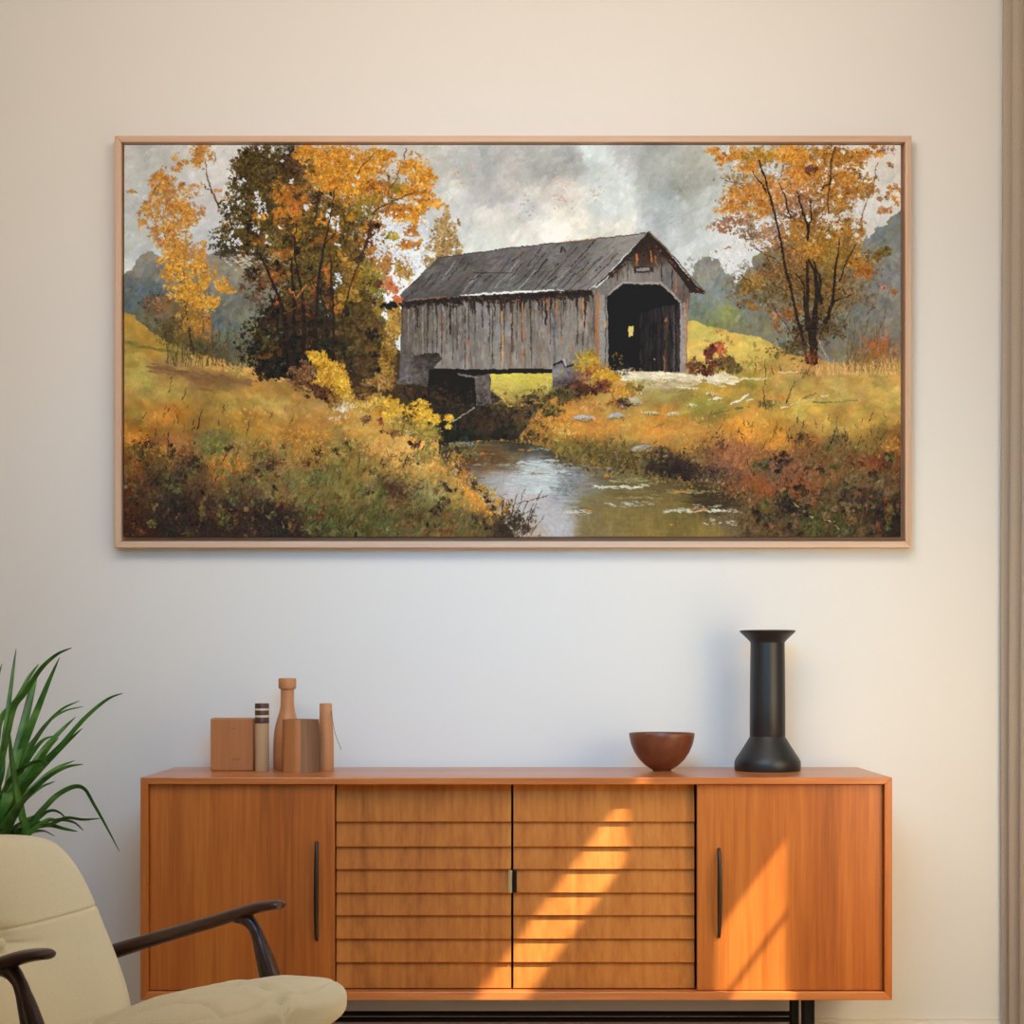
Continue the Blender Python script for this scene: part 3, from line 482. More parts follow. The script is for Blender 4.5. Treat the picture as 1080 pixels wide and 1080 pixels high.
    for (cx, cy, rx, ry, p, n) in [(840,292,22,22,[(132,96,40),(108,78,36),(150,110,42),(90,66,34)],420),(872,312,22,20,[(120,92,42),(96,72,36),(144,106,42)],320),(822,275,18,16,[(140,100,46),(120,84,44)],220),(850,235,24,12,[(170,120,46),(146,100,44),(120,84,44)],240),(895,262,14,16,[(160,120,40),(136,98,36)],160),(812,312,18,12,[(130,104,52),(108,88,50)],160)]: clump(cx, cy, rx, ry, p, n, 1.8)
    for (x, y, s, n) in [(872,228,4,20),(866,226,2,9),(850,230,2,8),(832,225,2,8),(910,218,5,30),(915,226,5,26),(903,215,4,14),(901,238,3,14),(907,228,3,12),(920,212,4,14),(873,248,2,8),(870,187,2,6),(863,170,2,8),(888,160,1.5,6),(864,200,1.5,5),(885,206,1.5,5),(918,157,1.5,5),(808,178,3,12),(815,182,3,8),(776,170,3,8),(766,158,4,12),(770,250,8,50),(778,262,8,50),(765,268,8,50),(772,280,5,20),(786,256,6,20),(797,262,4,14),(800,240,3,10),(810,236,3,12),(775,230,3,9),(830,245,2,6),(920,185,4,14),(930,180,5,20),(932,215,3,8),(775,296,1,3),(940,160,4,12),(815,175,2,8),(902,248,1.5,6),(880,232,2,6)]:
        for _ in range(n): dab(x+rng.normal(0,s*.7), y+rng.normal(0,s*.7), 1.6, 1.0, rng.uniform(0,3), jit((210,208,204),6,3), .9)
    limb([(852,382),(844,350),(836,320),(828,285),(823,255),(818,230),(811,205),(805,185),(798,168)],2.0,1.0,K); limb([(808,202),(799,190),(792,180)],1,.6,K); limb([(856,384),(852,350),(848,320),(846,300),(838,288)],2,.8,K); limb([(857,384),(858,345),(860,310),(858,285),(852,272)],5,1.6,K); limb([(852,345),(850,310),(851,275)],3,1.6,(44,32,22)); limb([(866,320),(862,290),(858,275)],2,1,(40,30,22))
    limb([(852,250),(849,235),(844,215),(839,200)],1.8,.6,K); limb([(851,252),(853,232),(855,210)],1.7,.7,K); limb([(833,228),(828,212),(821,192)],1,.5,K); limb([(870,340),(876,318),(880,295),(882,270),(884,250)],2.6,.7,K); limb([(884,296),(890,280),(896,268),(901,257)],.9,.7,K); limb([(878,318),(890,314),(898,310)],1,.4,K)
    limb([(873,224),(873,195),(876,175),(880,155)],1.3,1.0,(96,62,34)); limb([(866,200),(874,192),(882,182)],.8,.4,K); limb([(759,187),(768,191),(783,193)],.5,.3,(90,74,60)); limb([(906,234),(914,210),(922,185),(926,170)],.8,.5,(130,90,60)); limb([(794,261),(806,268),(818,273)],.6,.8,(80,56,34)); limb([(765,219),(790,218)],.4,.3,(150,100,50)); limb([(812,320),(824,336),(834,352)],.9,.6,(90,66,44)); limb([(780,290),(792,298)],.8,.5,(70,52,34)); limb([(885,350),(896,325),(902,300)],.6,.4,(110,84,50)); limb([(924,355),(932,330),(938,300)],.7,.4,(120,90,60)); limb([(908,360),(916,335)],.5,.3,(110,86,60)); limb([(873,390),(870,372),(862,358)],.5,.3,(180,160,130))
    limb([(864,230),(868,218)],.6,.4,(90,66,44)); limb([(762,160),(768,168)],.6,.4,(120,60,30))
    for _ in range(70): x = rng.uniform(890,948); limb([(x,390),(x+rng.normal(2,4),rng.uniform(335,372))],.5,.3,[(120,100,70),(96,84,60),(150,116,70)][rng.integers(0,3)],.5,.4)
    flecks(925,366,12,7,[(196,100,34),(176,84,28),(150,90,34)],200); flecks(915,378,16,5,[(130,96,36),(150,110,44)],140); flecks(852,378,6,5,[(160,80,36),(120,60,30)],80); flecks(835,366,14,5,[(80,66,32),(56,46,28)],120); flecks(822,372,8,3,[(90,80,36)],40); flecks(850,392,4,2.5,[(80,74,40)],30)
    flecks(880,390,44,3.5,[(206,156,84),(190,140,70),(216,170,100)],260,2.2,.7,-1.5,.3); flecks(940,380,12,3,[(196,140,76)],50)
    for _ in range(50): x = rng.uniform(860,945); limb([(x,394),(x+rng.normal(0,2),rng.uniform(378,388))],.5,.3,(214,170,104),.7,.2)
    flecks(795,388,14,5,[(176,150,70),(140,120,50)],70)

    clump(416, 328, 7, 9, [(176,130,44),(150,108,40),(196,150,60)], 170); clump(415, 345, 7, 14, [(186,140,48),(140,100,38),(206,160,70)], 300); clump(412, 365, 8, 16, [(150,108,38),(110,80,32),(180,136,48)], 260); clump(420, 336, 4, 8, [(176,136,60),(150,112,50)], 90)
    # ---------------- covered bridge
    sidew = poly([(423,316),(470,312),(540,309),(632,303),(632,390),(584,391),(545,391),(461,390),(450,395),(421,395)])
    sf = field([(430,340,(84,74,66)),(440,360,(96,88,82)),(430,385,(80,72,66)),(460,350,(110,104,98)),(480,345,(100,94,88)),(470,380,(122,116,110)),(500,350,(104,98,94)),(520,340,(124,122,120)),(520,370,(120,114,108)),(545,360,(112,104,98)),(560,380,(124,116,108)),(570,350,(116,110,104)),(590,345,(104,98,92)),(605,345,(128,124,118)),(605,370,(118,112,106)),(625,350,(100,90,82)),(540,330,(100,92,84)),(600,330,(104,96,88))])
    sf = sf+np.array([6, 2, -3], np.float32)+((fbm(9, 501, 3)-.5)*46)[..., None]
    fill(sidew, sf[sidew]); texture(sidew, sf+8, 1500, 9, 1.3, 1.57, .06, 11, 3, .75); texture(sidew, sf+16, 260, 7, 3.2, 1.57, .15, 12, 3, .45)
    x = 424.0
    while x < 630:
        c = [(66,58,52),(84,76,70),(58,50,44),(138,132,126)][rng.integers(0,4)]; y0 = 318-(x-423)*.045+rng.uniform(0,8)
        limb([(x, y0), (x+rng.normal(0,.4), rng.uniform(y0+25, 390))], .6, .5, c, .75, .2); x += rng.uniform(3, 8)
    for (xx, y0, y1, w, c) in [(529,316,390,.8,(206,150,76)),(527.5,316,380,.5,(50,40,34)),(551,320,388,.7,(176,122,66)),(466,330,352,.9,(150,96,54)),(494,360,382,.9,(176,114,58)),(538,370,388,.9,(140,92,44)),(575,320,342,1.3,(44,32,26)),(577,315,330,.9,(170,106,50)),(584,325,388,1.6,(92,96,104)),(586,318,335,1.2,(170,110,56)),(616,312,345,1.1,(60,40,28)),(614,315,348,.7,(196,130,60)),(628,310,388,1.1,(176,112,54)),(625,315,345,1.2,(86,84,88)),(474,322,352,1.4,(50,40,34)),(508,318,345,1.2,(70,72,78)),(440,325,345,1.5,(50,42,36)),(602,362,370,1,(196,130,80)),(592,356,362,1,(180,120,70)),(560,345,388,.8,(84,76,70)),(570,350,388,.6,(140,96,60)),(490,325,388,.7,(70,62,56)),(450,320,372,.7,(60,54,48)),(540,320,370,.6,(90,70,50))]:
        limb([(xx, y0), (xx, y1)], w, w*.8, c, .8, .3)
    for _ in range(170): dab(rng.uniform(430,625), rng.uniform(322,388), rng.uniform(1.5,6), rng.uniform(.5,1.6), 1.57, jit([(142,138,132),(150,144,136),(128,124,122)][rng.integers(0,3)],7,3), .6, sidew)
    for _ in range(70): dab(rng.uniform(428,625), rng.uniform(322,388), rng.uniform(1,3), .6, 1.57, jit((168,108,58),12,5), .6, sidew)
    # shade under the eave (painted timber gloom)
    for _ in range(750):
        xx = rng.uniform(424, 624); yb = 316-(xx-424)*.048; dab(xx, yb+abs(rng.normal(0, 3.2)), 2.6, 1.3, rng.choice([0., 1.4]), jit((38,28,24),7,3), .85, sidew)
    for _ in range(40): xx = rng.uniform(430,624); limb([(xx, 314),(xx, rng.uniform(322,334))], 1, .5, (46,36,30), .7, .2)
    for _ in range(30): dab(rng.uniform(430,600), rng.uniform(312,318), 2, .7, 0, jit((150,84,44),10,5), .7)
    # roof
    roof = poly([(421,311),(440,292),(462,270.5),(500,266),(538,260.5),(600,254),(650,248.5),(683,244.5),(676,252),(655,272),(640,288),(621,305.5),(560,305.5),(502,309),(460,314),(426,318)])
    rf = field([(435,305,(84,80,78)),(460,290,(92,88,86)),(500,285,(96,94,92)),(470,305,(88,84,82)),(540,275,(100,96,96)),(540,295,(100,98,96)),(580,275,(106,104,102)),(600,290,(108,106,104)),(640,270,(120,116,112)),(660,256,(134,130,124)),(620,298,(122,118,114)),(580,298,(106,104,102)),(610,262,(104,102,100))])
    rf = rf+np.array([4, 2, 0], np.float32)+((fbm(10, 502, 3)-.5)*36)[..., None]
    fill(roof, rf[roof]); texture(roof, rf, 1300, 7, 1.3, -.62, .12, 9, 3, .75)
    texture(roof, rf, 350, 3, .8, -.1, .3, 12, 5, .6)
    for k in range(24):
        u = k/24+rng.normal(0,.006); xt = 466+u*214; yt = 270-u*25; xb = 430+u*190; yb = 314-u*8
        a = rng.uniform(0,.6); b = rng.uniform(a+.15, 1)
        P = lambda t: (xt+(xb-xt)*t+6*math.sin(t*2)*(1-u), yt+(yb-yt)*t)
        limb([P(a), P((a+b)/2), P(b)], .6, .5, [(52,46,44),(70,62,60),(150,144,138),(60,50,46)][k % 4], .8, .3)
    for (a, b, c, d, w, cc) in [(541,273,553,262,.7,(136,98,66)),(540,275,552,265,.7,(40,44,60)),(627,253,601,281,.9,(56,46,42)),(576,273,562,290,1.1,(40,32,30)),(592,261,590,266,1.6,(34,28,28)),(594,262,596,267,1.2,(60,52,50)),(585,292,572,303,1,(48,38,34)),(606,288,593,303,.8,(70,52,44)),(500,285,478,300,.5,(120,96,80)),(512,286,495,296,.8,(54,46,44)),(480,285,450,300,.5,(70,70,84)),(526,275,520,284,.5,(130,104,84)),(555,290,540,302,.6,(60,50,46))]:
        limb([(a, b), (c, d)], w, w*.6, cc, .85, .3)
    limb([(478,291),(520,288),(545,286),(560,284),(600,284),(640,280)],.4,.3,(116,96,82),.45,.6); limb([(500,287),(540,287)],.6,.4,(60,56,56),.6,.5)
    limb([(462,271),(500,266.5),(538,261),(600,254.5),(650,249),(682,245)],.7,.7,(70,62,58),.8,.3)
    limb([(590,255),(620,252),(634,250)],.6,.5,(176,120,70),.8,.3); limb([(640,290),(655,276),(670,260),(681,247)],.9,.6,(168,162,154),.9,.3); limb([(622,304),(632,296),(642,287)],.9,.8,(160,154,146),.9,.3)
    limb([(502,308.5),(540,305.5),(585,305),(620,305)],.4,.4,(124,116,108),.4,.6); limb([(430,316),(470,312.5)],.6,.6,(150,110,80),.6,.4); limb([(427,313),(440,305)],.8,.5,(60,56,56),.6,.3)
    for _ in range(26): dab(rng.uniform(435,640), rng.uniform(262,304), rng.uniform(1,2.6), .7, -.6, jit([(160,104,58),(40,36,40),(150,100,70)][rng.integers(0,3)],8,4), .7, roof)
    for _ in range(40): dab(rng.normal(412,6), rng.normal(322,1.5), 2.4, 1.4, .1, jit((28,22,20),5,2), .9)
    dab(421, 317, 4, 2, -.2, (204,98,52)); dab(418, 312, 3, 2, .5, (196,104,62))
    # gable front
    gab = poly([(683,250),(700,268),(716,290),(727,308),(725,330),(723,392),(716,392),(640,388),(630,388),(629,303),(640,293),(660,272)])
    gff = field([(640,300,(118,110,102)),(660,290,(140,134,126)),(680,275,(70,52,40)),(684,262,(50,36,28)),(690,290,(128,120,114)),(705,295,(110,104,100)),(718,310,(104,92,84)),(634,340,(140,134,126)),(634,370,(136,130,122)),(720,350,(150,140,132)),(718,380,(150,134,120)),(650,285,(90,76,64))])
    fill(gab, gff[gab]); texture(gab, gff, 420, 5, 1.1, 1.5, .1, 10, 4, .8)
    for (a, b, c, d, w, cc) in [(650,282,650,296,.7,(54,42,36)),(661,276,661,296,.6,(60,48,40)),(671,268,671,280,1,(180,112,56)),(685,262,687,276,1,(186,112,54)),(697,276,697,298,.7,(54,44,40)),(702,283,703,300,1.2,(92,94,100)),(708,284,708,304,.8,(60,50,44)),(712,290,712,308,.8,(170,104,56)),(720,300,720,318,.9,(84,64,50)),(724,315,723,390,.8,(176,112,66)),(640,290,648,284,.9,(160,100,54)),(655,275,660,272,.9,(190,124,60)),(690,270,692,280,.8,(150,96,50))]:
        limb([(a, b), (c, d)], w, w*.8, cc, .8, .2)
    fill(poly([(667,281),(688,280.5),(688,286.5),(668,287.5)]), (58,44,38)); fill(poly([(671,282.5),(684,282),(684,285),(671,285.5)]), (138,132,128))
    opening = poly([(639.5,312),(655,297.3),(695.5,298.3),(716.5,319),(716.5,392),(641,390)], .5, 81)
    fill(opening, (21,20,21))
    inner = poly([(674,330),(700,322),(716.5,320),(716.5,392),(674,392)], .8, 83)
    texture(inner, field([(680,350,(34,30,30)),(695,360,(44,38,36)),(705,350,(52,44,42)),(714,350,(62,54,52)),(712,385,(66,56,52)),(690,385,(38,34,32))]), 260, 8, 1.2, 1.57, .05, 8, 2, .8)
    for (xx, y0, c) in [(697,330,(24,20,20)),(701,335,(96,62,40)),(699.5,375,(130,92,60)),(705,325,(30,26,26)),(710,330,(84,76,74)),(688,340,(22,20,20)),(712,330,(34,28,28)),(681,345,(48,38,34))]: limb([(xx, y0), (xx, 391)], .8, .7, c, .75, .2)
    dab(701,337,2,1.6,-.8,(170,96,50)); dab(689,378,.9,.9,0,(176,140,110))
    fill(poly([(662,344),(667.5,343.5),(667,354),(662,354.5)]), (212,190,106))
    limb([(633,308),(640,302),(654,297)],1.0,.9,(120,112,106),.8,.3); limb([(634,312),(634,382)],3.4,3.2,(146,140,132),.8,.3); limb([(638,312),(638,382)],.7,.7,(88,78,70),.8,.2); limb([(641,310),(655,298),(695,298.5)],1.2,1.2,(160,152,142),.85,.2)
    limb([(696,298),(706,307),(717,318)],1.6,1.4,(150,142,134),.9,.2); limb([(717.5,320),(717.5,388)],1.3,1.3,(150,140,134),.8,.2); limb([(721,320),(720,388)],1.6,1.6,(156,140,128),.8,.2); limb([(630.5,310),(630.5,380)],.7,.7,(176,112,54),.8,.3); dab(637.5,342,1,4,0,(214,156,80)); dab(723,348,1,3,0,(190,110,60))
    # barge boards
    fill(poly([(683,244),(688,248),(702,263),(718,283),(733,300),(744,307.5),(738,308.5),(727,307.5),(716,292),(700,271),(684,253),(676,258),(655,277),(640,291),(630,300),(623,306),(630,298),(650,279),(668,260)]), (44,32,28))
    limb([(684,244.5),(697,257),(712,273),(727,292),(743,307)],1.0,.9,(112,90,76),.9,.3); limb([(727,307),(742,309)],1.2,1,(66,40,30),.9,.2); limb([(686,262),(680,266),(672,276)],1.6,1,(54,36,28),.8,.3)
    for _ in range(36):
        u = rng.uniform(0,1); dab(688+u*50, 258+u*52*1.0-2, 1.3, .8, .9, jit((150,92,52) if rng.random()<.5 else (36,26,24),8,4), .8)
    for _ in range(60):
        u = rng.uniform(0,1); dab(640+u*38, 290-u*34+rng.uniform(0,5), 2, 1, -.8, jit((46,34,28),8,4), .8)
    # piers
    pier = poly([(421,392),(424,374),(444,373),(462,371),(466,378),(456,388),(455,408),(418,404)], 1.2, 85)
    fill(pier, (92,84,80)); texture(pier, field([(425,385,(104,96,90)),(428,400,(112,108,106)),(445,380,(70,60,54)),(450,400,(80,68,58)),(440,395,(96,86,78)),(460,375,(60,50,44))]), 260, 4, 2, .3, .8, 12, 4, .8)
    fill(poly([(452,388),(500,389),(583,388),(583,392.5),(520,394),(462,393),(456,410),(450,410)], .8, 86), (26,20,18))
    fill(poly([(458,393),(505,393),(502,425),(462,425)], 2, 87), (28,22,18))
    p2 = poly([(500,396),(515,394),(518,425),(502,428)], 1, 88); fill(p2, (104,92,84)); texture(p2, np.broadcast_to(np.array((104,92,84), np.float32), img.shape), 80, 3, 1.4, 1.2, .6, 14, 4, .8)
    limb([(483,394),(505,398)],.8,.8,(130,120,110),.8,.2); flecks(480,425,20,8,[(34,26,18),(50,34,22),(70,50,28),(44,46,24)],260); flecks(465,420,10,8,[(60,38,22),(96,60,34)],60); flecks(435,412,14,6,[(70,46,24),(110,66,32),(40,30,20)],150); flecks(505,440,22,8,[(56,38,24),(84,50,28),(36,32,20)],220)
    limb([(473,445),(486,438),(500,430)],.4,.4,(190,180,150),.8,.1)
    bo = poly([(581,408),(582,390),(588,382),(600,381),(612,388),(618,396),(612,406),(596,410)], 1, 89); fill(bo, (116,106,102)); texture(bo, field([(590,392,(124,116,112)),(605,392,(110,100,96)),(598,404,(84,70,64))]), 160, 3.5, 1.6, .3, .7, 11, 4, .8)
    limb([(584,384),(592,380),(596,386),(608,383),(612,389)],1.3,1,(22,18,18),.9,.2); limb([(582,402),(600,404)],.6,.5,(60,48,44),.8,.2); dab(592,391,1.5,2.4,0,(170,140,50)); limb([(576,398),(577,412)],.8,.7,(196,180,120),.8,.1); limb([(594,379),(596,386)],1.4,.8,(176,168,160),.9,.1)

    # ---------------- path, stones
    for _ in range(520):
        xx = rng.uniform(652,776); yc = 396+(xx-655)*.03; dab(xx, yc+rng.normal(0,2.3), 4.5, 1.0, .03, jit([(222,206,172),(206,190,158),(232,218,190)][rng.integers(0,3)],7,3), .85)
    for _ in range(120): dab(rng.uniform(672,735), rng.normal(404,3), 4, .8, -.05, jit((190,170,124),10,4), .6)
    for _ in range(50): dab(rng.uniform(770,806), 400-rng.uniform(0,1)*2, 4, .7, -.07, jit((206,186,130),8,4), .8)
    def stone(x, y, a, b, c, ang=0):
        c = np.clip(np.array(c, float)+6, 0, 255)
        dab(x, y+b*.6, a, b*.6, ang, (70,56,36), .6); dab(x, y, a, b, ang, c, 1); dab(x-a*.2, y-b*.3, a*.6, b*.4, ang, np.array(c)+18, .9)
        for _ in range(16): dab(x+rng.normal(0,a*.5), y+rng.normal(0,b*.4), 2.0, .8, ang+rng.normal(0,.5), jit(c-8,14,3), .8)
        for _ in range(int(a*2)): dab(x+rng.uniform(-a,a), y+b*.8+rng.normal(0,.7), 1.6, .7, -1.2, jit((150,118,50),16,5), .7)
    for s in [(615,440,11,3.4,(172,164,156),.1),(649,438,9,3.4,(164,158,152),-.05),(668,422,9,4.6,(176,160,138),.2),(657,428,4,2.4,(190,184,176),0),(675,472,12,3,(150,144,138),-.25),(722,409,11,2.2,(206,196,164),.05),(685,435,10,1.9,(196,180,138),-.05),(708,436,6,1.6,(200,184,150),-.4),(730,427,5,1.3,(196,180,130),0),(754,420,7,1.5,(214,206,190),-.15),(748,415,4,.8,(214,206,180),0),(662,427,4,1,(40,30,24),0),(672,414,5,.9,(190,170,120),.3),(740,400,4,1,(220,206,176),0)]: stone(*s)
    for (a, b, c, d, w, cc) in [(770,425,777,421,1.0,(226,220,206)),(776,423,788,415,1.2,(222,216,200)),(788,421,794,420,.9,(210,202,180)),(823,429,831,427.5,.9,(222,214,196)),(832,426,858,420,.5,(196,184,146)),(865,417,873,416,.8,(206,196,170)),(856,423.5,878,424,1.2,(112,110,70)),(846,420,860,414,.9,(110,110,66)),(775,430,783,429,1.6,(104,104,56)),(750,437,768,432,.8,(104,100,50)),(880,424,905,421,.8,(140,130,60)),(820,392,840,392,.9,(206,190,150)),(695,392,720,396,1.2,(230,214,184)),(735,445,745,443,.7,(110,106,60)),(690,450,700,446,.7,(110,106,60)),(830,358,822,362,.8,(110,116,84))]:
        limb([(a, b), (c, d)], w, w*.7, cc, .85, .3)
    flecks(808,426,7,2.6,[(90,80,40),(130,116,60),(66,60,34)],70)
    flecks(680,402,10,2,[(150,140,60)],20); limb([(650,425),(700,418),(760,405)],.6,.4,(170,156,72),.4,.5)

    # ---------------- bushes
    B1 = [(226,170,36),(208,150,34),(238,186,56)]; B2 = [(206,158,48),(180,134,44),(226,182,70)]; BR = [(104,50,28),(80,36,24),(130,70,36)]
    clump(345,400,22,18,[(120,84,40),(96,64,32),(150,106,50)],420,1.8); clump(318,398,14,12,[(130,86,52),(110,70,40),(150,110,60)],200); clump(345,418,14,8,BR,140); clump(352,420,10,10,[(150,110,40),(170,130,50)],110)
    clump(328,372,5,7,B1,90); clump(337,380,10,9,B1,200); clump(350,392,13,11,B1,380); clump(360,402,10,12,B1,260); clump(340,398,8,10,B1,120); clump(338,416,6,6,[(70,26,24),(96,36,28)],60); clump(330,404,8,6,BR,60); clump(366,415,8,7,B2,110)
    clump(322,392,14,11,[(140,96,56),(116,76,40),(96,60,36),(160,120,70)],260); clump(346,398,16,14,[(214,156,36),(190,134,34),(226,174,50)],300); clump(333,412,13,8,[(90,48,28),(120,74,36),(66,34,24)],160)
    clump(400,402,16,9,[(170,120,52),(140,96,44),(190,146,76)],260); clump(390,414,16,8,[(120,80,34),(80,56,26)],160); clump(385,428,20,6,B2,150); flecks(370,440,20,5,[(196,146,66)],60)
    clump(412,432,14,10,B1,240); clump(400,425,10,10,B2,160); clump(392,420,4,6,B2,50); clump(408,421,4,5,B1,50); clump(440,440,16,12,B1,380); clump(443,430,10,8,B1,200); clump(455,440,9,6,B1,130); clump(426,450,18,10,[(160,130,50),(140,110,44),(180,140,46)],300); clump(450,458,16,10,[(170,140,50),(136,120,50)],260)
    clump(474,441,6,4,B1,70); clump(472,450,4,3,B1,26); flecks(430,436,4,5,[(30,26,18)],50,1.6,1); clump(437,466,5,5,[(96,42,34),(70,30,26)],60); flecks(413,456,8,3,BR,30); flecks(401,443,1.5,4,[(120,50,26)],20); flecks(386,442,3,2,[(50,20,24)],16); flecks(416,446,6,3,[(190,150,56)],26)
    flecks(368,428,10,2.6,[(236,226,196),(226,212,170)],60,1.5,.9); flecks(360,430,4,2,[(240,232,210)],16); flecks(355,440,6,1,[(216,204,190)],8); flecks(430,455,5,4,[(216,196,160)],10)
    limb([(425,492),(429,480)],.8,.6,K,.8,.2); limb([(440,488),(446,470)],1,.7,K,.8,.2); flecks(432,494,10,3,[(214,150,70)],40); flecks(480,480,4,3,[(214,150,50)],14); flecks(478,494,3,4,[(236,200,150)],10); flecks(490,500,3,5,[(226,140,50)],14)
    clump(450,480,18,10,[(190,146,60),(150,128,60)],200)
    limb([(545,540),(551,520),(554,515)],.5,.4,K,.7,.2)
    for (a, b, c, d) in [(532,560,545,520),(538,562,556,528),(550,560,562,530),(555,556,570,516),(560,562,574,543),(528,545,531,524),(540,552,560,535),(545,530,578,522)]: limb([(a, b), (c, d)], .6, .35, (66,52,36), .85, .2)
    clump(618,382,14,12,[(176,140,32),(150,120,30),(196,156,40)],340); clump(630,392,14,10,[(206,150,36),(180,120,32)],300); clump(640,398,12,8,[(214,160,30),(190,140,34)],240); clump(612,396,9,8,[(150,100,60),(120,70,50)],120); clump(634,408,12,8,BR,240); clump(610,412,16,9,[(80,44,28),(60,36,24),(110,60,34)],340); clump(594,418,16,8,[(70,56,28),(96,80,36)],260)
    clump(655,412,14,7,[(206,146,50),(186,124,44)],260); clump(668,408,8,5,[(150,120,40),(130,104,36)],120); clump(648,424,10,5,[(150,90,34)],60); flecks(654,424,5,3,DK,40); flecks(648,385,6,7,[(190,150,40)],20); flecks(655,390,6,4,[(24,20,20)],20); flecks(662,390,6,1.5,[(220,200,160)],8)
    clump(580,432,14,7,[(96,84,38),(120,100,44),(70,58,30)],220); clump(560,420,10,6,[(70,50,26)],90); flecks(590,428,14,3,[(170,130,50)],50); clump(628,427,18,5,[(196,140,66),(214,150,80)],140); clump(590,445,16,5,[(206,140,46)],120)
    clump(757,366,7,10,[(206,110,60),(176,84,46),(226,136,80)],160); clump(748,372,6,8,[(120,50,32),(90,36,28)],130); clump(746,386,14,8,BR,280); clump(765,384,12,9,[(110,90,44),(140,104,50),(80,66,36)],240); clump(730,386,9,8,[(110,80,40),(130,70,40)],160); clump(776,390,9,5,[(110,90,40)],80); flecks(762,360,6,6,[(150,70,40)],16)
    flecks(790,384,10,8,[(150,124,54)],24,1.2,.5)
    # canvas weave
    # ragged paint: edges broken by a fine wander, ridges of thick paint
    wx = (vnoise(2.0, 301)-.5)*2.0+(vnoise(6, 302)-.5)*2.6; wy = (vnoise(2.0, 303)-.5)*2.0+(vnoise(6, 304)-.5)*2.6
    calm = np.where((LX > 420) & (LX < 745) & (LY > 240) & (LY < 395), .55, 1.0)
    sxx = np.clip(Xg+wx*S*.55*calm, 0, W-1).astype(int); syy = np.clip(Yg+wy*S*.55*calm, 0, H-1).astype(int)
    img = img[syy, sxx]
    ridge = (vnoise(1.6, 310, .5)-.5)*.10+(vnoise(3.2, 311)-.5)*.09+(vnoise(8, 312)-.5)*.07
    damp = np.clip(1.25-img.mean(2)/230, .25, 1)
    img = img*(1+ridge*damp)[..., None]
    wv = np.sin((Xg-Yg*.75)/S*1.9)
    g = img.mean(2, keepdims=True); img = g+(img-g)*.93; img = 255*np.power(np.clip(img/255, 0, 1), 1.09)
    img = np.clip(img*(1+.020*wv[..., None]), 0, 255).astype(np.float32)
    return img
PAINT_GAIN = (1.18, 1.23, 1.30)
# ------------------------------------------------------------------ materials
m_ = N('wall_paint'); no = m_.noise(sc=400, detail=3); r = m_.ramp(no.outputs[0], [(.3, (232, 229, 225)), (.7, (234, 231, 227))]); m_.l(r.outputs[0], m_.b.inputs['Base Color']); m_.b.inputs['Roughness'].default_value = .9; m_.bump(no.outputs[0], .05, .0008); WALL = m_.m
WHITE = plain('trim_paint', (228, 222, 214), .5)
FLOOR = wood('floor_oak', (150, 132, 112), (172, 154, 132), (190, 172, 150), 'x', .5, 40, 3)
TEAK = wood('teak_veneer', (136, 68, 24), (178, 95, 34), (202, 120, 50), 'z', .36, 95, 5, .15)
TEAKX = wood('teak_edge', (160, 86, 38), (192, 110, 52), (212, 134, 74), 'x', .32, 95, 5, .3)
TEAKD = wood('teak_inside', (66, 30, 14), (84, 40, 20), (100, 52, 28), 'x', .5)
TEAKS = wood('teak_slat', (146, 80, 30), (182, 108, 44), (204, 132, 60), 'z', .6, 70, 7, 0, .2)
OAK = wood('pale_oak', (192, 152, 122), (212, 176, 148), (224, 192, 166), 'x', .5, 60, 6)
OAKZ = wood('pale_oak_upright', (192, 152, 122), (212, 176, 148), (224, 192, 166), 'z', .5, 60, 6)
BLACKM = plain('black_steel', (26, 25, 25), .38, .6)
DARKW = wood('dark_handle_wood', (26, 15, 10), (38, 22, 14), (52, 30, 20), 'z', .4)
BRASS = plain('brass', (196, 168, 124), .45, .6)
ROSE = wood('rosewood', (38, 17, 11), (56, 26, 17), (78, 38, 26), 'x', .3, 70, 5, .2)
BEECH = wood('beech', (176, 112, 66), (200, 134, 84), (216, 152, 102), 'z', .5, 60, 6)
CHERRY = wood('cherry_block_wood', (160, 98, 50), (182, 114, 62), (196, 128, 74), 'z', .55, 80, 5)
BIRCH = wood('birch', (196, 150, 104), (212, 168, 122), (222, 182, 138), 'z', .5, 70, 6)
BARK = wood('bark', (92, 62, 42), (128, 90, 62), (160, 118, 84), 'z', .85, 60, 12)
WALN = wood('walnut', (60, 32, 24), (84, 46, 34), (104, 60, 44), 'z', .4)
CREAMW = plain('maple_inlay', (226, 200, 158), .5)
BLACKC = plain('black_ceramic', (34, 34, 36), .42, 0, .06, 60)
BROWNC = plain('brown_ceramic', (116, 62, 38), .38, 0, .08, 40, 8)
BROWNI = plain('brown_glaze_inside', (150, 92, 62), .4)
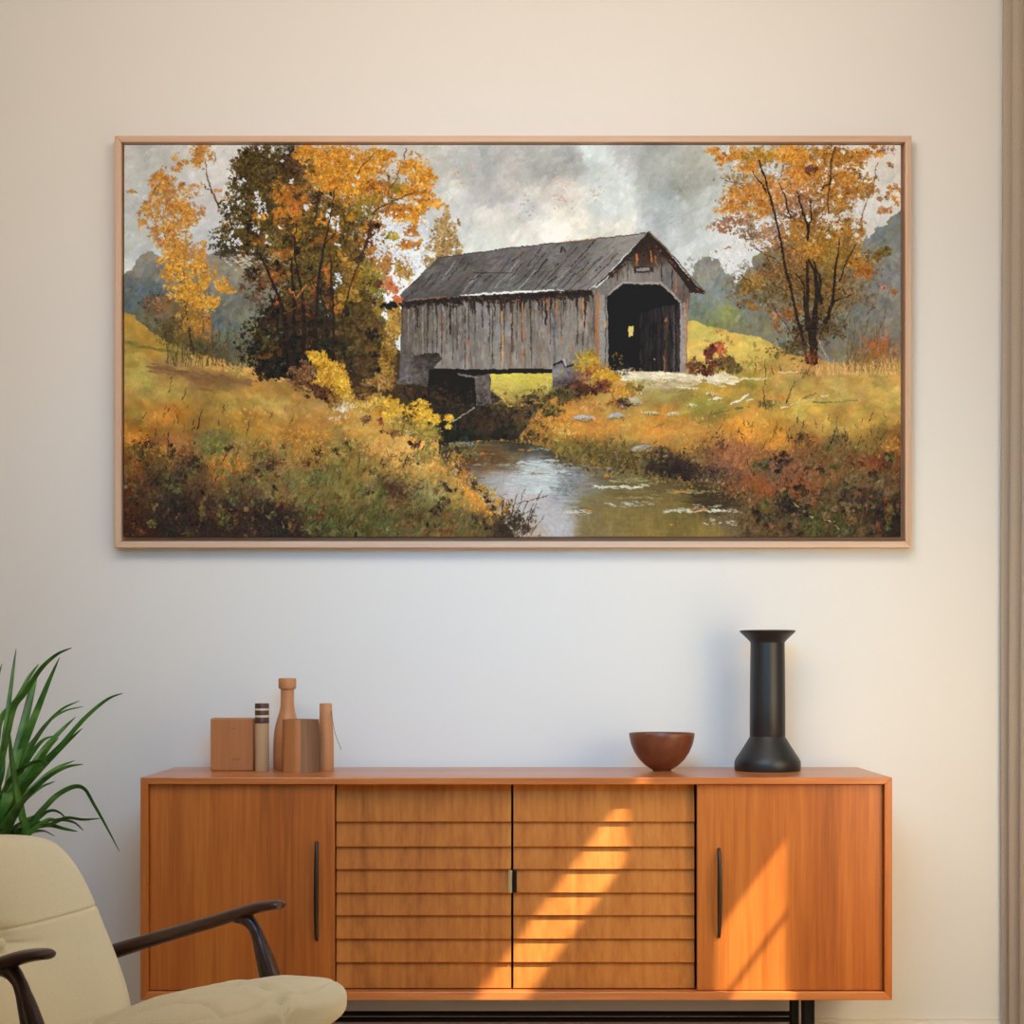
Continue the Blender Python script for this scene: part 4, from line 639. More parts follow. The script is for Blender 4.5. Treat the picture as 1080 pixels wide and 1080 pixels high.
# linen
m_ = N('linen'); a = m_.noise((1, 1, 1), 900, 3, .6); b = m_.noise((1, 1, 1), 14, 3)
r = m_.ramp(a.outputs[0], [(.3, (212, 199, 164)), (.7, (240, 229, 198))]); m_.l(r.outputs[0], m_.b.inputs['Base Color']); m_.b.inputs['Roughness'].default_value = .95
m_.b.inputs['Sheen Weight'].default_value = .25; m_.bump(a.outputs[0], .35, .0008); LINEN = m_.m
m_ = N('curtain_cloth'); a = m_.noise((1, 1, 1), 700, 3); r = m_.ramp(a.outputs[0], [(.3, (160, 146, 132)), (.7, (184, 168, 152))]); m_.l(r.outputs[0], m_.b.inputs['Base Color']); m_.b.inputs['Roughness'].default_value = .95; m_.bump(a.outputs[0], .2, .0006); CLOTH = m_.m
m_ = N('leaf'); a = m_.noise((1, 1, 1), 18, 3); r = m_.ramp(a.outputs[0], [(.3, (36, 80, 24)), (.55, (66, 120, 40)), (.75, (112, 156, 74))]); m_.l(r.outputs[0], m_.b.inputs['Base Color']); m_.b.inputs['Roughness'].default_value = .38; LEAF = m_.m
POT = plain('pot_glaze', (208, 200, 188), .5, 0, .05); SOIL = plain('soil', (48, 36, 28), .95, 0, .5, 90, 14)
STEM = plain('stem_bark', (112, 96, 62), .8, 0, .3, 60, 16)
DARKI = plain('burnt_mark', (104, 62, 38), .8); CORD = plain('waxed_cord', (96, 78, 54), .7)
# canvas: the painter's colours live on the mesh, one per vertex
m_ = N('painted_canvas'); at = m_.n('ShaderNodeVertexColor'); at.layer_name = 'paint'
m_.l(at.outputs[0], m_.b.inputs['Base Color'])
m_.b.inputs['Roughness'].default_value = .75; m_.b.inputs['Specular IOR Level'].default_value = .2
wv = m_.noise((1, 1, 1), 700, 2); m_.bump(wv.outputs[0], .15, .0005); CANVAS = m_.m

# ------------------------------------------------------------------ the room
XR = 1.45; XL = -2.7; YB = -6.2; ZC = 3.1
o = box('wall_back', XL, XR+.15, 0, .15, 0, ZC, WALL, bv=0); tag(o, kind='structure')
o = box('floor', XL, XR+.15, YB, .15, -.08, 0, FLOOR, bv=0); tag(o, kind='structure')
o = box('ceiling', XL, XR+.15, YB, .15, ZC, ZC+.1, WHITE, bv=0); tag(o, kind='structure')
o = box('wall_left', XL-.15, XL, YB, .15, 0, ZC, WALL, bv=0); tag(o, kind='structure')
# unseen right wall, its openings shaped to let the sun patches through
YF = -.44
def hole(px, py):
    """where the sun ray that lands on cabinet-front pixel (px, py) crosses the right wall: (y, z)"""
    d = YF+.016-CAMY; p = P(px, py, d); t = (XR-p.x)/(-SUN.x); q = p-SUN*t
    return q.y, q.z
A_ul = hole(550, 962); A_lr = hole(627, 958); A_j = hole(676, 880); A_l = hole(440, 1090)
winA = (A_l[0], A_j[0], A_lr[1], A_ul[1])
B_t = hole(780, 925); B_r = hole(831, 960); B_l = hole(738, 1020); B_b = hole(829, 1080)
winB = (B_l[0], B_r[0], B_b[1]-.05, B_t[1])
floor_sun_gap = (-2.75, -1.72, 1.2, 2.35)  # unseen opening added so sun on the floor brightens below the cabinet
ys = sorted({YB, 0, floor_sun_gap[0], floor_sun_gap[1], winA[0], winA[1], winB[0], winB[1]}); zs = sorted({0, ZC, floor_sun_gap[2], floor_sun_gap[3], winA[2], winA[3], winB[2], winB[3]})
parts = []
for i in range(len(ys)-1):
    for j in range(len(zs)-1):
        cy = (ys[i]+ys[i+1])/2; cz = (zs[j]+zs[j+1])/2
        if any(W_[0] < cy < W_[1] and W_[2] < cz < W_[3] for W_ in (winA, winB, floor_sun_gap)): continue
        parts.append(boxg(XR, XR+.03, ys[i], ys[i+1], zs[j], zs[j+1]))
o = put('wall_right', *join(parts), WALL, smooth=False); tag(o, kind='structure')
for k, W_ in enumerate((winA, winB, floor_sun_gap)):
    y0, y1, z0, z1 = W_; t = .018
    pp = [boxg(XR-.006, XR+.045, y0-t, y0, z0-t, z1+t), boxg(XR-.006, XR+.045, y1, y1+t, z0-t, z1+t), boxg(XR-.006, XR+.045, y0, y1, z0-t, z0), boxg(XR-.006, XR+.045, y0, y1, z1, z1+t)]
    if k == 1:
        zb = z0+(z1-z0)*.60; pp.append(boxg(XR+.01, XR+.02, y0, y1, zb-.007, zb+.007))
    o = put('sun_opening_%d' % (k+1), *join(pp), WHITE, smooth=False); tag(o, kind='structure')  # trim of the unseen openings; the last is added for floor light
prof = [(0, 0), (-.016, 0), (-.016, .112), (-.012, .122), (-.007, .126), (-.007, .134), (0, .134)]
V = [(x, y, z) for x in (XL, XR) for (y, z) in prof]; n = len(prof)
Fc = [(i, (i+1) % n, n+(i+1) % n, n+i) for i in range(n)]+[tuple(range(n-1, -1, -1)), tuple(range(n, 2*n))]
o = put('baseboard_back', V, Fc, WHITE, smooth=False); tag(o, kind='structure')

# ------------------------------------------------------------------ sideboard
G = 4.14/F
def sx(px): return (px-CX)*G
def sz(py): return EYE-(py-CY)*G
YK = -.02
XA, XB = sx(148), sx(941); ZT, ZB = sz(820), sz(1055)
cx0 = (XA+XB)/2
side = empty('sideboard', (cx0, (YF+YK)/2, 0), 'long teak sideboard with sliding doors on black steel legs below the painting', 'sideboard')
def inside(o):      # children are authored in world coordinates
    par = o.parent; o.matrix_parent_inverse = par.matrix_basis.inverted() if par.parent is None else Matrix.Identity(4); return o
def world_parent(o, p):
    o.parent = p
    m = Matrix.Translation(p.location) @ Matrix.Rotation(p.rotation_euler.z, 4, 'Z')
    q = p.parent
    while q: m = (Matrix.Translation(q.location) @ Matrix.Rotation(q.rotation_euler.z, 4, 'Z')) @ m; q = q.parent
    o.data.transform(m.inverted()); o.data.update(); return o
def sb(name, x0, x1, y0, y1, z0, z1, mat, bv=.0012, par=None):
    return world_parent(box(name, x0, x1, y0, y1, z0, z1, mat, None, bv), par or side)
TW = .0165; ES = .018
def mitre(name, p, q, mat):      # panel with mitred ends: p = outer loop ends, q = inner loop ends in x,z
    V = [(x, y, z) for y in (YF, YK) for (x, z) in (p[0], p[1], q[1], q[0])]
    Fc = [(0, 1, 2, 3), (7, 6, 5, 4), (0, 4, 5, 1), (1, 5, 6, 2), (2, 6, 7, 3), (3, 7, 4, 0)]
    o = put(name, V, Fc, mat, None, smooth=False); world_parent(o, side); bevel(o, .0015); return o
mitre('top_panel', ((XA, ZT), (XB, ZT)), ((XA+ES, ZT-TW), (XB-ES, ZT-TW)), TEAKX)
mitre('bottom_panel', ((XB, ZB), (XA, ZB)), ((XB-ES, ZB+.02), (XA+ES, ZB+.02)), TEAKX)
mitre('side_panel', ((XA, ZB), (XA, ZT)), ((XA+ES, ZB+.02), (XA+ES, ZT-TW)), TEAK)
mitre('side_panel', ((XB, ZT), (XB, ZB)), ((XB-ES, ZT-TW), (XB-ES, ZB+.02)), TEAK)
sb('back_panel', XA+ES, XB-ES, YK-.012, YK-.002, ZB+.02, ZT-TW, TEAKD)
zt = ZT-TW-.0015; zb = ZB+.0215
# flat sliding doors
dl = sb('door', XA+ES+.001, sx(352), YF+.016, YF+.034, zb, zt, TEAK); dl['label'] = 'flat teak sliding door at the left end'
dr = sb('door', sx(736), XB-ES-.001, YF+.016, YF+.034, zb, zt, TEAK); dr['label'] = 'flat teak sliding door at the right end'
def handle(px, y0, y1, par):
    zc = (sz(y0)+sz(y1))/2; h = (sz(y0)-sz(y1))/2; x = sx(px); y = YF+.016
    path = [Vector((x, y-.001-.017*math.sin(math.pi*min(max(t, 0), 1))**.45, zc+h*(2*t-1))) for t in np.linspace(.0, 1, 33)]
    secs = [(.0040+.0024*math.sin(math.pi*t), .0040+.002*math.sin(math.pi*t)) for t in np.linspace(0, 1, 33)]
    o = put('handle', *sweep(path, secs, (1, 0, 0), 14), DARKW); world_parent(o, par); o['label'] = 'slim dark wooden pull'
handle(333.5, 889, 992, dl); handle(759, 896, 989, dr)
# slatted doors
cuts = [827, 868.5, 895, 919, 944, 968, 993, 1018, 1045.5]
def slat_door(px0, px1, lab):
    x0, x1 = sx(px0), sx(px1); parts = [boxg(x0, x1, YF+.050, YF+.058, zb, zt)]
    for k in range(8):
        z1 = zt if k == 0 else sz(cuts[k]); z0 = zb if k == 7 else sz(cuts[k+1])
        yt, yb_ = YF+.044, YF+.033
        prof = [(YF+.051, z1), (yt, z1), (yb_+.0008, z0+.002), (yb_+.002, z0+.0008), (YF+.051, z0+.0012)]
        m = len(prof); V = [(x, a, b) for x in (x0, x1) for (a, b) in prof]
        parts.append((V, [(i, (i+1) % m, m+(i+1) % m, m+i) for i in range(m)]+[tuple(range(m-1, -1, -1)), tuple(range(m, 2*m))]))
    o = put('slatted_door', *join(parts), TEAKS, smooth=False); world_parent(o, side); o['label'] = lab; return o
s1 = slat_door(353, 539, 'sliding door faced with eight overlapping teak slats, left of centre'); s2 = slat_door(541.5, 734, 'sliding door faced with eight overlapping teak slats, right of centre')
d = sb('pull_plate', sx(536), sx(540), YF+.026, YF+.045, sz(943), sz(919.5), BRASS, .0008, s1)
d = sb('pull_recess', sx(540.2), sx(545), YF+.028, YF+.046, sz(943), sz(919.5), BLACKM, .0008, s2)
# steel base
for px, d in ((852, 4.22), (836.5, 4.47)):
    for sgn in (1, -1):
        x = (852-CX)*4.22/F if d < 4.3 else (837.5-CX)*4.47/F
        rr = .0165 if d < 4.3 else .0125
        o = put('leg', *lathe([(rr, 0), (rr, ZB)], 28), BLACKM); o.location = (0, 0, 0)
        o.data.transform(Matrix.Translation((cx0+sgn*(x-cx0), CAMY+d, 0))); world_parent(o, side)
xr = (833.5-CX)*4.47/F
for z in (EYE-(1069.0-CY)*4.47/F, EYE-(1075.2-CY)*4.47/F):
    o = put('stretcher', *sweep([Vector((2*cx0-xr, CAMY+4.47, z)), Vector((xr, CAMY+4.47, z))], [(.0068, .0068)]*2, n=16, power=2), BLACKM); world_parent(o, side)
for sgn in (1, -1):
    x = cx0+sgn*(xr+.008-cx0)
    sb('foot_rail', x-.010, x+.010, CAMY+4.22, CAMY+4.47, ZB-.012, ZB, BLACKM)

# ------------------------------------------------------------------ framed painting
D1 = 4.535
fx0, fx1 = (121-CX)*D1/F, (961.5-CX)*D1/F; fz1, fz0 = EYE-(143-CY)*D1/F, EYE-(577.5-CY)*D1/F
pic = empty('framed_painting', ((fx0+fx1)/2, -.005, fz0), 'wide autumn painting of a covered wooden bridge in a pale oak floater frame', 'painting')
RW = .0165; yf = CAMY+D1
def rail(o0, o1, i0, i1, mat):
    V = [(x, y, z) for y in (yf, -.004) for (x, z) in (o0, o1, i1, i0)]
    o = put('frame_rail', V, [(0, 1, 2, 3), (7, 6, 5, 4), (0, 4, 5, 1), (1, 5, 6, 2), (2, 6, 7, 3), (3, 7, 4, 0)], mat, None, smooth=False); world_parent(o, pic); bevel(o, .0012)
a, b, c, d = fx0+RW, fx1-RW, fz0+RW, fz1-RW
rail((fx0, fz1), (fx1, fz1), (a, d), (b, d), OAK); rail((fx1, fz0), (fx0, fz0), (b, c), (a, c), OAK)
rail((fx0, fz0), (fx0, fz1), (a, c), (a, d), OAKZ); rail((fx1, fz1), (fx1, fz0), (b, d), (b, c), OAKZ)
world_parent(box('backing_board', a, b, -.012, -.005, c, d, wood('backing_oak', (150, 112, 86), (172, 132, 104), (186, 146, 118), 'x', .6), None, 0), pic)
DC = 4.546
img = paint_canvas(1.6); H, W_, _ = img.shape
px = np.linspace(PX0, PX0+PW, W_); py = np.linspace(PY0, PY0+PH, H)
X = (px-CX)*DC/F; Z = EYE-(py-CY)*DC/F; yc = CAMY+DC
lum = img.mean(2)/255
gx, gz = np.meshgrid(X, Z); rel = (lum-lum.mean())*.0006
V = np.stack([gx, np.full_like(gx, yc)-rel, gz], -1).reshape(-1, 3)
idx = np.arange(H*W_).reshape(H, W_)
Q = np.stack([idx[:-1, :-1], idx[1:, :-1], idx[1:, 1:], idx[:-1, 1:]], -1).reshape(-1, 4)
# the canvas wraps its stretcher: turn the outer ring back to the backing board
ring = np.concatenate([idx[0, :-1], idx[:-1, -1], idx[-1, :0:-1], idx[:0:-1, 0]])
k0 = H*W_; back = V[ring].copy(); back[:, 1] = -.012
V = np.concatenate([V, back]); m = len(ring); r0 = np.arange(m); r1 = (r0+1) % m
Q = np.concatenate([Q, np.stack([ring[r0], ring[r1], k0+r1, k0+r0], -1)])
me = bpy.data.meshes.new('canvas'); me.vertices.add(len(V)); me.vertices.foreach_set('co', V.astype(np.float32).ravel())
me.loops.add(Q.size); me.loops.foreach_set('vertex_index', Q.astype(np.int32).ravel())
me.polygons.add(len(Q)); me.polygons.foreach_set('loop_start', np.arange(0, Q.size, 4, dtype=np.int32)); me.update()
GAIN = 1.0
L_ = (img.reshape(-1, 3)/255).clip(0, 1); L_ = np.where(L_ <= .04045, L_/12.92, ((L_+.055)/1.055)**2.4)*np.array(PAINT_GAIN)
L_ = L_.clip(0, .97); edge = L_[ring]*.8+.12
L_ = np.concatenate([L_, edge]); L_ = np.concatenate([L_, np.ones((len(L_), 1))], 1)
ca = me.color_attributes.new('paint', 'FLOAT_COLOR', 'POINT'); ca.data.foreach_set('color', L_.astype(np.float32).ravel())
me.materials.append(CANVAS); o = bpy.data.objects.new('canvas', me); C.objects.link(o); world_parent(o, pic)
o['label'] = 'painted canvas: grey covered bridge over a stream between golden trees'

# ------------------------------------------------------------------ things on the sideboard
def stand(name, px, py, label, cat, d=None):
    d = d or (EYE-ZT)*F/(py-CY)
    return empty(name, ((px-CX)*d/F, CAMY+d, ZT), label, cat), d/F
# wooden block
t, g = stand('wooden_block', 246.5, 812.3, 'squat rectangular block of reddish wood at the left end of the sideboard', 'ornament')
h = 55*g; w2 = 22.3*g
o = box('block', -w2, w2, -.03, .03, 0, h, CHERRY, t, .003)
def stroke(pl_, w_):
    return sweep([Vector((x, -.0302, z)) for x, z in pl_], [(w_, .0006)]*len(pl_), (0, 1, 0), 8, 3)
for k in range(3):
    x = .004+k*.0068; put('stamped_letter', *stroke([(x, .025), (x+.0004, .0315), (x+.0045, .0312)], .0006), DARKI, t)
put('stamped_dash', *stroke([(.001, h-.027), (.009, h-.0262)], .0006), DARKI, t)
# small round post with banded top
t, g = stand('striped_wooden_peg', 276.3, 812.8, 'slim pale round wooden post with dark banded top beside the block', 'ornament')
R = 7.4*g; h = 71*g; hb = 21*g
put('post', *lathe([(R*.97, 0), (R, .002), (R, h-hb)], 40), BIRCH, t)
zz = h-hb
for k, (f, mt) in enumerate(((.30, WALN), (.11, CREAMW), (.24, WALN), (.10, CREAMW), (.25, WALN))):
    z1 = zz+hb*f; o = put('band', *lathe([(R*1.005, zz), (R*1.005, z1-.0004), (R*.99, z1)], 40), mt, t); o['label'] = 'dark walnut band' if mt is WALN else 'pale maple band'; zz = z1
# bottle
t, g = stand('wooden_bottle', 303, 811.6, 'tall turned wooden bottle with slim neck and thick collar', 'bottle')
pr = [(13.2, 0), (14.4, 1.5), (14.8, 12), (14.6, 30), (13.8, 40), (12.2, 48), (10, 55), (8.2, 61), (7.1, 67), (6.8, 74), (6.9, 86)]
put('body', *lathe([(a*g, b*g) for a, b in pr], 56), BEECH, t)
put('collar', *lathe([(6.6*g, 84.5*g), (8.7*g, 85.2*g), (9.3*g, 86.5*g), (9.4*g, 95*g), (9.0*g, 96.2*g), (7*g, 96.5*g), (5.6*g, 95.6*g), (5.2*g, 90*g)], 56), BEECH, t)
# split log
t, g = stand('split_log', 316, 814.6, 'short half-barked wooden log standing in front of the bottle', 'log')
def logmesh(a0, a1, n=30):
    V = []; Fc = []; hh = 56*g; lv = 6
    for k in range(lv+1):
        for i in range(n+1):
            a = a0+(a1-a0)*i/n; r_ = (18.6+1.0*math.sin(3*a+1)+.6*math.sin(7*a))*g*(1.0+.04*(1-k/lv)); V.append((r_*math.cos(a), r_*math.sin(a)*.9, hh*k/lv))
    for k in range(lv):
        for i in range(n): Fc.append((k*(n+1)+i, k*(n+1)+i+1, (k+1)*(n+1)+i+1, (k+1)*(n+1)+i))
    b0 = list(range(n+1)); t0 = [lv*(n+1)+i for i in range(n+1)]
    Fc.append(tuple(reversed(b0))); Fc.append(tuple(t0)); Fc += [(k*(n+1)+n, k*(n+1), (k+1)*(n+1), (k+1)*(n+1)+n) for k in range(lv)]
    return V, Fc
SP = math.radians(-80)
put('sawn_wood', *logmesh(-math.pi, SP), CHERRY, t); 
put('barked_side', *logmesh(SP, math.pi), BARK, t)
# tapered post with cord
t, g = stand('tapered_wooden_peg', 343.6, 812.8, 'tapered round wooden post with a thin cord near its top', 'ornament')
h = 71*g
put('post', *lathe([(a*g, b*g) for a, b in [(8.0, 0), (8.4, 1), (8.3, 14), (8.2, 34), (7.6, 46), (6.7, 56), (6.5, 70.4), (6.2, 71)]], 44), BEECH, t)
put('eyelet', *lathe([(1.3*g, -.001), (1.3*g, .0016), (.6*g, .0022)], 16), BRASS, t).matrix_local = Matrix.Translation((4.2*g, -5.2*g, 60*g)) @ Matrix.Rotation(math.radians(90), 4, 'X')
put('cord', *sweep(catmull([(4.2*g, -5.8*g, 60*g), (6.4*g, -4.2*g, 62*g), (7.6*g, -3*g, 52*g), (10.5*g, -2*g, 38*g), (16.5*g, -1*g, 22*g)], 6), [(.0007, .0007)]*25, n=8, power=2), CORD, t)
# bowl
t, g = stand('brown_bowl', 698, 813.2, 'round dark brown ceramic bowl on a small foot', 'bowl')
out = [(9, 0), (9.6, .6), (9.8, 1.6), (12, 2.6), (18, 6.5), (24, 12.5), (29, 20), (32.6, 28.5), (34.2, 36), (34.6, 39.5), (34.2, 40.2)]
inn = [(33.2, 39.8), (32.6, 36), (30.8, 28.8), (27.2, 20.8), (22, 13.6), (16, 8.2), (9, 5), (.1, 4.4)]
V, Fc = lathe([(a*g, b*g) for a, b in out+inn], 72)
put('bowl', V, Fc, BROWNC, t); 
# vase
t, g = stand('black_vase', 809.5, 812.6, 'tall black column vase with flared rim and domed base', 'vase')
R = lambda L: [(a*g, b*g) for a, b in L]
put('base', *lathe(R([(33.8, 0), (34.6, 1.0), (34.8, 6), (34.6, 9.5), (33, 13), (29, 19), (24.5, 26), (20.5, 32.5), (18.8, 35.4), (18.3, 36.4)]), 80), BLACKC, t)
put('column', *lathe(R([(18.4, 36), (18.7, 36.6), (18.6, 70), (18.2, 110), (17.9, 135)]), 80), BLACKC, t)
put('rim', *lathe(R([(17.9, 134.6), (18.6, 136), (22, 139.5), (26.4, 143.6), (28.6, 145.6), (29.2, 147), (28.8, 147.8), (26, 147.2), (20, 143), (15.5, 139), (14.5, 120), (.1, 119)]), 80), BLACKC, t)

# ------------------------------------------------------------------ curtain
V = []; Fc = []; rows = 40; cols = 300
for j in range(rows+1):
    z = .02+(ZC-.1)*j/rows
    for i in range(cols+1):
        u = i/cols; y = -.03-.72*u
        ph = 2*math.pi*(10*u**.85)+.9+.7*math.sin(z*.8+u*6)+.25*math.sin(z*2.1)
        am = .014+.026*min(1, u*1.6)
        x = 1.292+.105*min(1, u*1.5)-am*math.sin(ph)-.004*math.sin(z*.9+.5+u*10)
        V.append((x, y+.010*math.cos(ph)*min(1, u*4)+.004*math.sin(z*1.7+u*20), z))
for j in range(rows):
    for i in range(cols):
        a = j*(cols+1)+i; Fc.append((a, a+1, a+cols+2, a+cols+1))
o = put('curtain', V, Fc, CLOTH); so = o.modifiers.new('thick', 'SOLIDIFY'); so.thickness = .002
tag(o, 'full-length beige curtain hanging in folds at the right edge', 'curtain')

# ------------------------------------------------------------------ plant behind the chair
crown = Vector((-1.33, -.62, .50))
pl = empty('potted_palm', (crown.x, crown.y, 0), 'long-leaved green plant in a pot behind the armchair', 'plant')
put('pot', *lathe([(.12, 0), (.125, .004), (.15, .16), (.165, .30), (.168, .31), (.158, .312), (.152, .30), (.148, .27)], 48), POT, pl)
put('soil', *lathe([(.149, .265), (.149, .272), (.08, .28), (.01, .281)], 32), SOIL, pl)
put('stem', *sweep([Vector((0, 0, .26)), Vector((.004, .004, .36)), Vector((0, 0, .47))], [(.020, .020), (.018, .018), (.016, .016)], (1, 0, 0), 14, 2), STEM, pl)
def leaf(pix, wid, d0, d1, twist=0.0):
    """blade through photo points, its depth running from d0 at the base to d1 at the tip"""
    pts = [P(x, y, d0+(d1-d0)*i/(len(pix)-1)) for i, (x, y) in enumerate(pix)]
    first = pts[0]; base = crown+Vector((random.uniform(-.012, .012), random.uniform(-.012, .012), random.uniform(-.04, .0)))
    mid = base.lerp(first, .5)+Vector((0, 0, .01))
    path = catmull([base, mid]+pts, 7); n = len(path); V = []; Fc = []
    for k, p in enumerate(path):
        t = k/(n-1); tg = (path[min(k+1, n-1)]-path[max(k-1, 0)]).normalized()
        s_ = tg.cross(Vector((0, 1, 0))); s_ = s_.normalized() if s_.length > 1e-4 else Vector((1, 0, 0))
        s_ = (Matrix.Rotation(twist+.5*math.sin(t*3), 3, tg) @ s_); nn = tg.cross(s_)
        ww = wid*(.35+.65*min(1, t*2.6))*(1-t**3.2)**.8*(1 if t < .99 else .1)+.0004
        V += [p-s_*ww+nn*ww*.35, p, p+s_*ww+nn*ww*.35]
    for k in range(n-1):
        a = k*3; Fc += [(a, a+1, a+4, a+3), (a+1, a+2, a+5, a+4)]
    o = put('leaf', V, Fc, LEAF); world_parent(o, pl); so = o.modifiers.new('thick', 'SOLIDIFY'); so.thickness = .0007; so.offset = 0
LV = [([(-2, 830), (3, 789), (8, 751), (13, 713), (17, 684)], .0065), ([(-8, 800), (0, 759), (17, 738), (30, 715), (41, 700)], .008), ([(-2, 812), (5, 785), (14, 747), (26, 730), (43, 705), (60, 690), (76, 683)], .0075),
      ([(4, 850), (13, 812), (24, 768), (34, 727), (40, 707)], .0125), ([(8, 842), (18, 805), (31, 770), (41, 745), (52, 718), (63, 693)], .0095), ([(12, 838), (43, 806), (64, 786), (86, 761), (102, 746), (116, 736), (130, 731)], .0055),
      ([(12, 834), (28, 815), (47, 789), (64, 771), (80, 756)], .008), ([(14, 842), (28, 827), (47, 806), (70, 783), (87, 768)], .008), ([(10, 826), (20, 808), (32, 789), (47, 766), (65, 748), (84, 739)], .0055), ([(22, 800), (36, 780), (50, 762), (68, 750), (88, 745)], .0035),
      ([(12, 858), (32, 836), (51, 819), (70, 809), (88, 806)], .006), ([(14, 852), (36, 829), (58, 811), (79, 802)], .006), ([(20, 880), (34, 865), (46, 852), (60, 838), (78, 829), (90, 832), (100, 849), (111, 869), (126, 898)], .0075),
      ([(14, 880), (30, 873), (52, 869), (70, 862), (88, 864), (106, 863)], .0065), ([(40, 871), (60, 864), (78, 867), (88, 876)], .006), ([(30, 872), (52, 870), (68, 874), (82, 877)], .0055), ([(40, 864), (53, 855), (63, 857), (71, 865)], .0035),
      ([(8, 862), (22, 847), (42, 831), (58, 824)], .005), ([(24, 886), (22, 858), (17, 832), (12, 800), (10, 770)], .010), ([(0, 872), (12, 846), (26, 822), (40, 806), (50, 800)], .010), ([(-4, 866), (6, 840), (14, 816), (20, 790), (22, 764)], .009),
      ([(2, 884), (14, 862), (24, 846), (34, 838)], .010), ([(6, 888), (22, 870), (36, 862), (48, 858)], .008), ([(-6, 850), (-2, 820), (2, 790), (6, 770)], .008), ([(8, 884), (16, 872), (24, 866)], .007), ([(14, 886), (30, 878), (46, 876), (58, 882)], .006),
      ([(2, 860), (20, 838), (36, 812), (50, 790), (62, 778)], .009), ([(0, 850), (16, 824), (30, 800), (44, 782), (56, 776)], .007), ([(0, 880), (8, 858), (12, 836), (16, 818)], .010),
      ([(0, 842), (14, 818), (30, 806), (44, 802), (52, 806)], .006), ([(-10, 850), (-30, 800), (-50, 760), (-80, 735)], .009), ([(-16, 860), (-44, 820), (-80, 800), (-110, 815)], .009), ([(-14, 840), (-24, 780), (-30, 720), (-44, 690)], .009), ([(-20, 870), (-60, 850), (-100, 860), (-125, 900)], .008), ([(-6, 830), (-10, 780), (-6, 730), (2, 700)], .008)]
for k, (pix, wd) in enumerate(LV):
    d0 = 3.98+.05*math.sin(k*1.7); leaf(pix, wd, d0, d0+.16*math.sin(k*2.3+.5)+.02, .35*math.sin(k*1.1))

# ------------------------------------------------------------------ easy chair
ch = empty('easy_chair', (-.618, -1.50, 0), 'cream upholstered easy chair with dark wooden arms in the left foreground', 'armchair', math.radians(-27))
def sup(a, p): c = math.cos(a); s_ = math.sin(a); return math.copysign(abs(c)**(2/p), c), math.copysign(abs(s_)**(2/p), s_)
def segdist(x, y, pl_):
    best = 9
    for (x1, y1), (x2, y2) in zip(pl_[:-1], pl_[1:]):
        dx, dy = x2-x1, y2-y1; t = max(0, min(1, ((x-x1)*dx+(y-y1)*dy)/(dx*dx+dy*dy))); best = min(best, math.hypot(x-x1-t*dx, y-y1-t*dy))
    return best
# back cushion
zk = [.325, .345, .39, .48, .58, .65, .70, .722, .733, .737]; wk = [.185, .235, .268, .275, .268, .254, .229, .196, .135, .02]
cz = catmull([Vector((a, b, 0)) for a, b in zip(zk, wk)], 10)
zk = [min(q.x, .737) for q in cz]; wk = [q.y for q in cz]; zk = list(np.maximum.accumulate(zk))
zz = list(np.linspace(.325, .70, 170))+list(.70+.037*np.sin(np.linspace(.05, 1, 26)*math.pi/2))
V = []; Fc = []; n = 128
BUT = [(0, .544)]
for z in zz:
    hw = interp(z, zk, wk); u0 = interp(z, [.32, .39, .54, .73], [-.345, -.365, -.435, -.510]); th = .060*min(1, (hw/.25))**.5*min(1, .35+(z-.315)/.05)
    for i in range(n):
        c, s_ = sup(2*math.pi*i/n, 2.7); v = hw*c; du = th*s_
        if s_ > 0:
            curve = .045*(v/.28)**2
            for bv_, bz in BUT:
                r_ = math.hypot(v-bv_, (z-bz)*1.1); du -= .036*math.exp(-(r_/.032)**2)+.013*math.exp(-(r_/.085)**2)
                a = math.atan2(z-bz, v-bv_); du -= .010*max(0, math.cos(a*5+.6))**6*math.exp(-r_/.06)
            sd = abs(z-(.565+.02*abs(v)/.27)); du -= .0042*math.exp(-(sd/.0026)**2)
        else: curve = .045*(v/.28)**2
        V.append((u0+du+curve, v, z))
m = len(zz)
for k in range(m-1):
    for i in range(n):
        j = (i+1) % n; Fc.append((k*n+i, k*n+j, (k+1)*n+j, (k+1)*n+i))
Fc += [tuple(range(n-1, -1, -1)), tuple((m-1)*n+i for i in range(n))]
bc = put('back_cushion', V, Fc, LINEN, ch); bc.modifiers.new('s', 'SUBSURF').render_levels = 1
put('button', *lathe([(.001, -.004), (.008, -.003), (.0105, 0), (.009, .0035), (.005, .0055), (.0005, .006)], 24), LINEN, bc).matrix_local = Matrix.Translation((-.398, 0, .544)) @ Matrix.Rotation(math.radians(75), 4, 'Y')
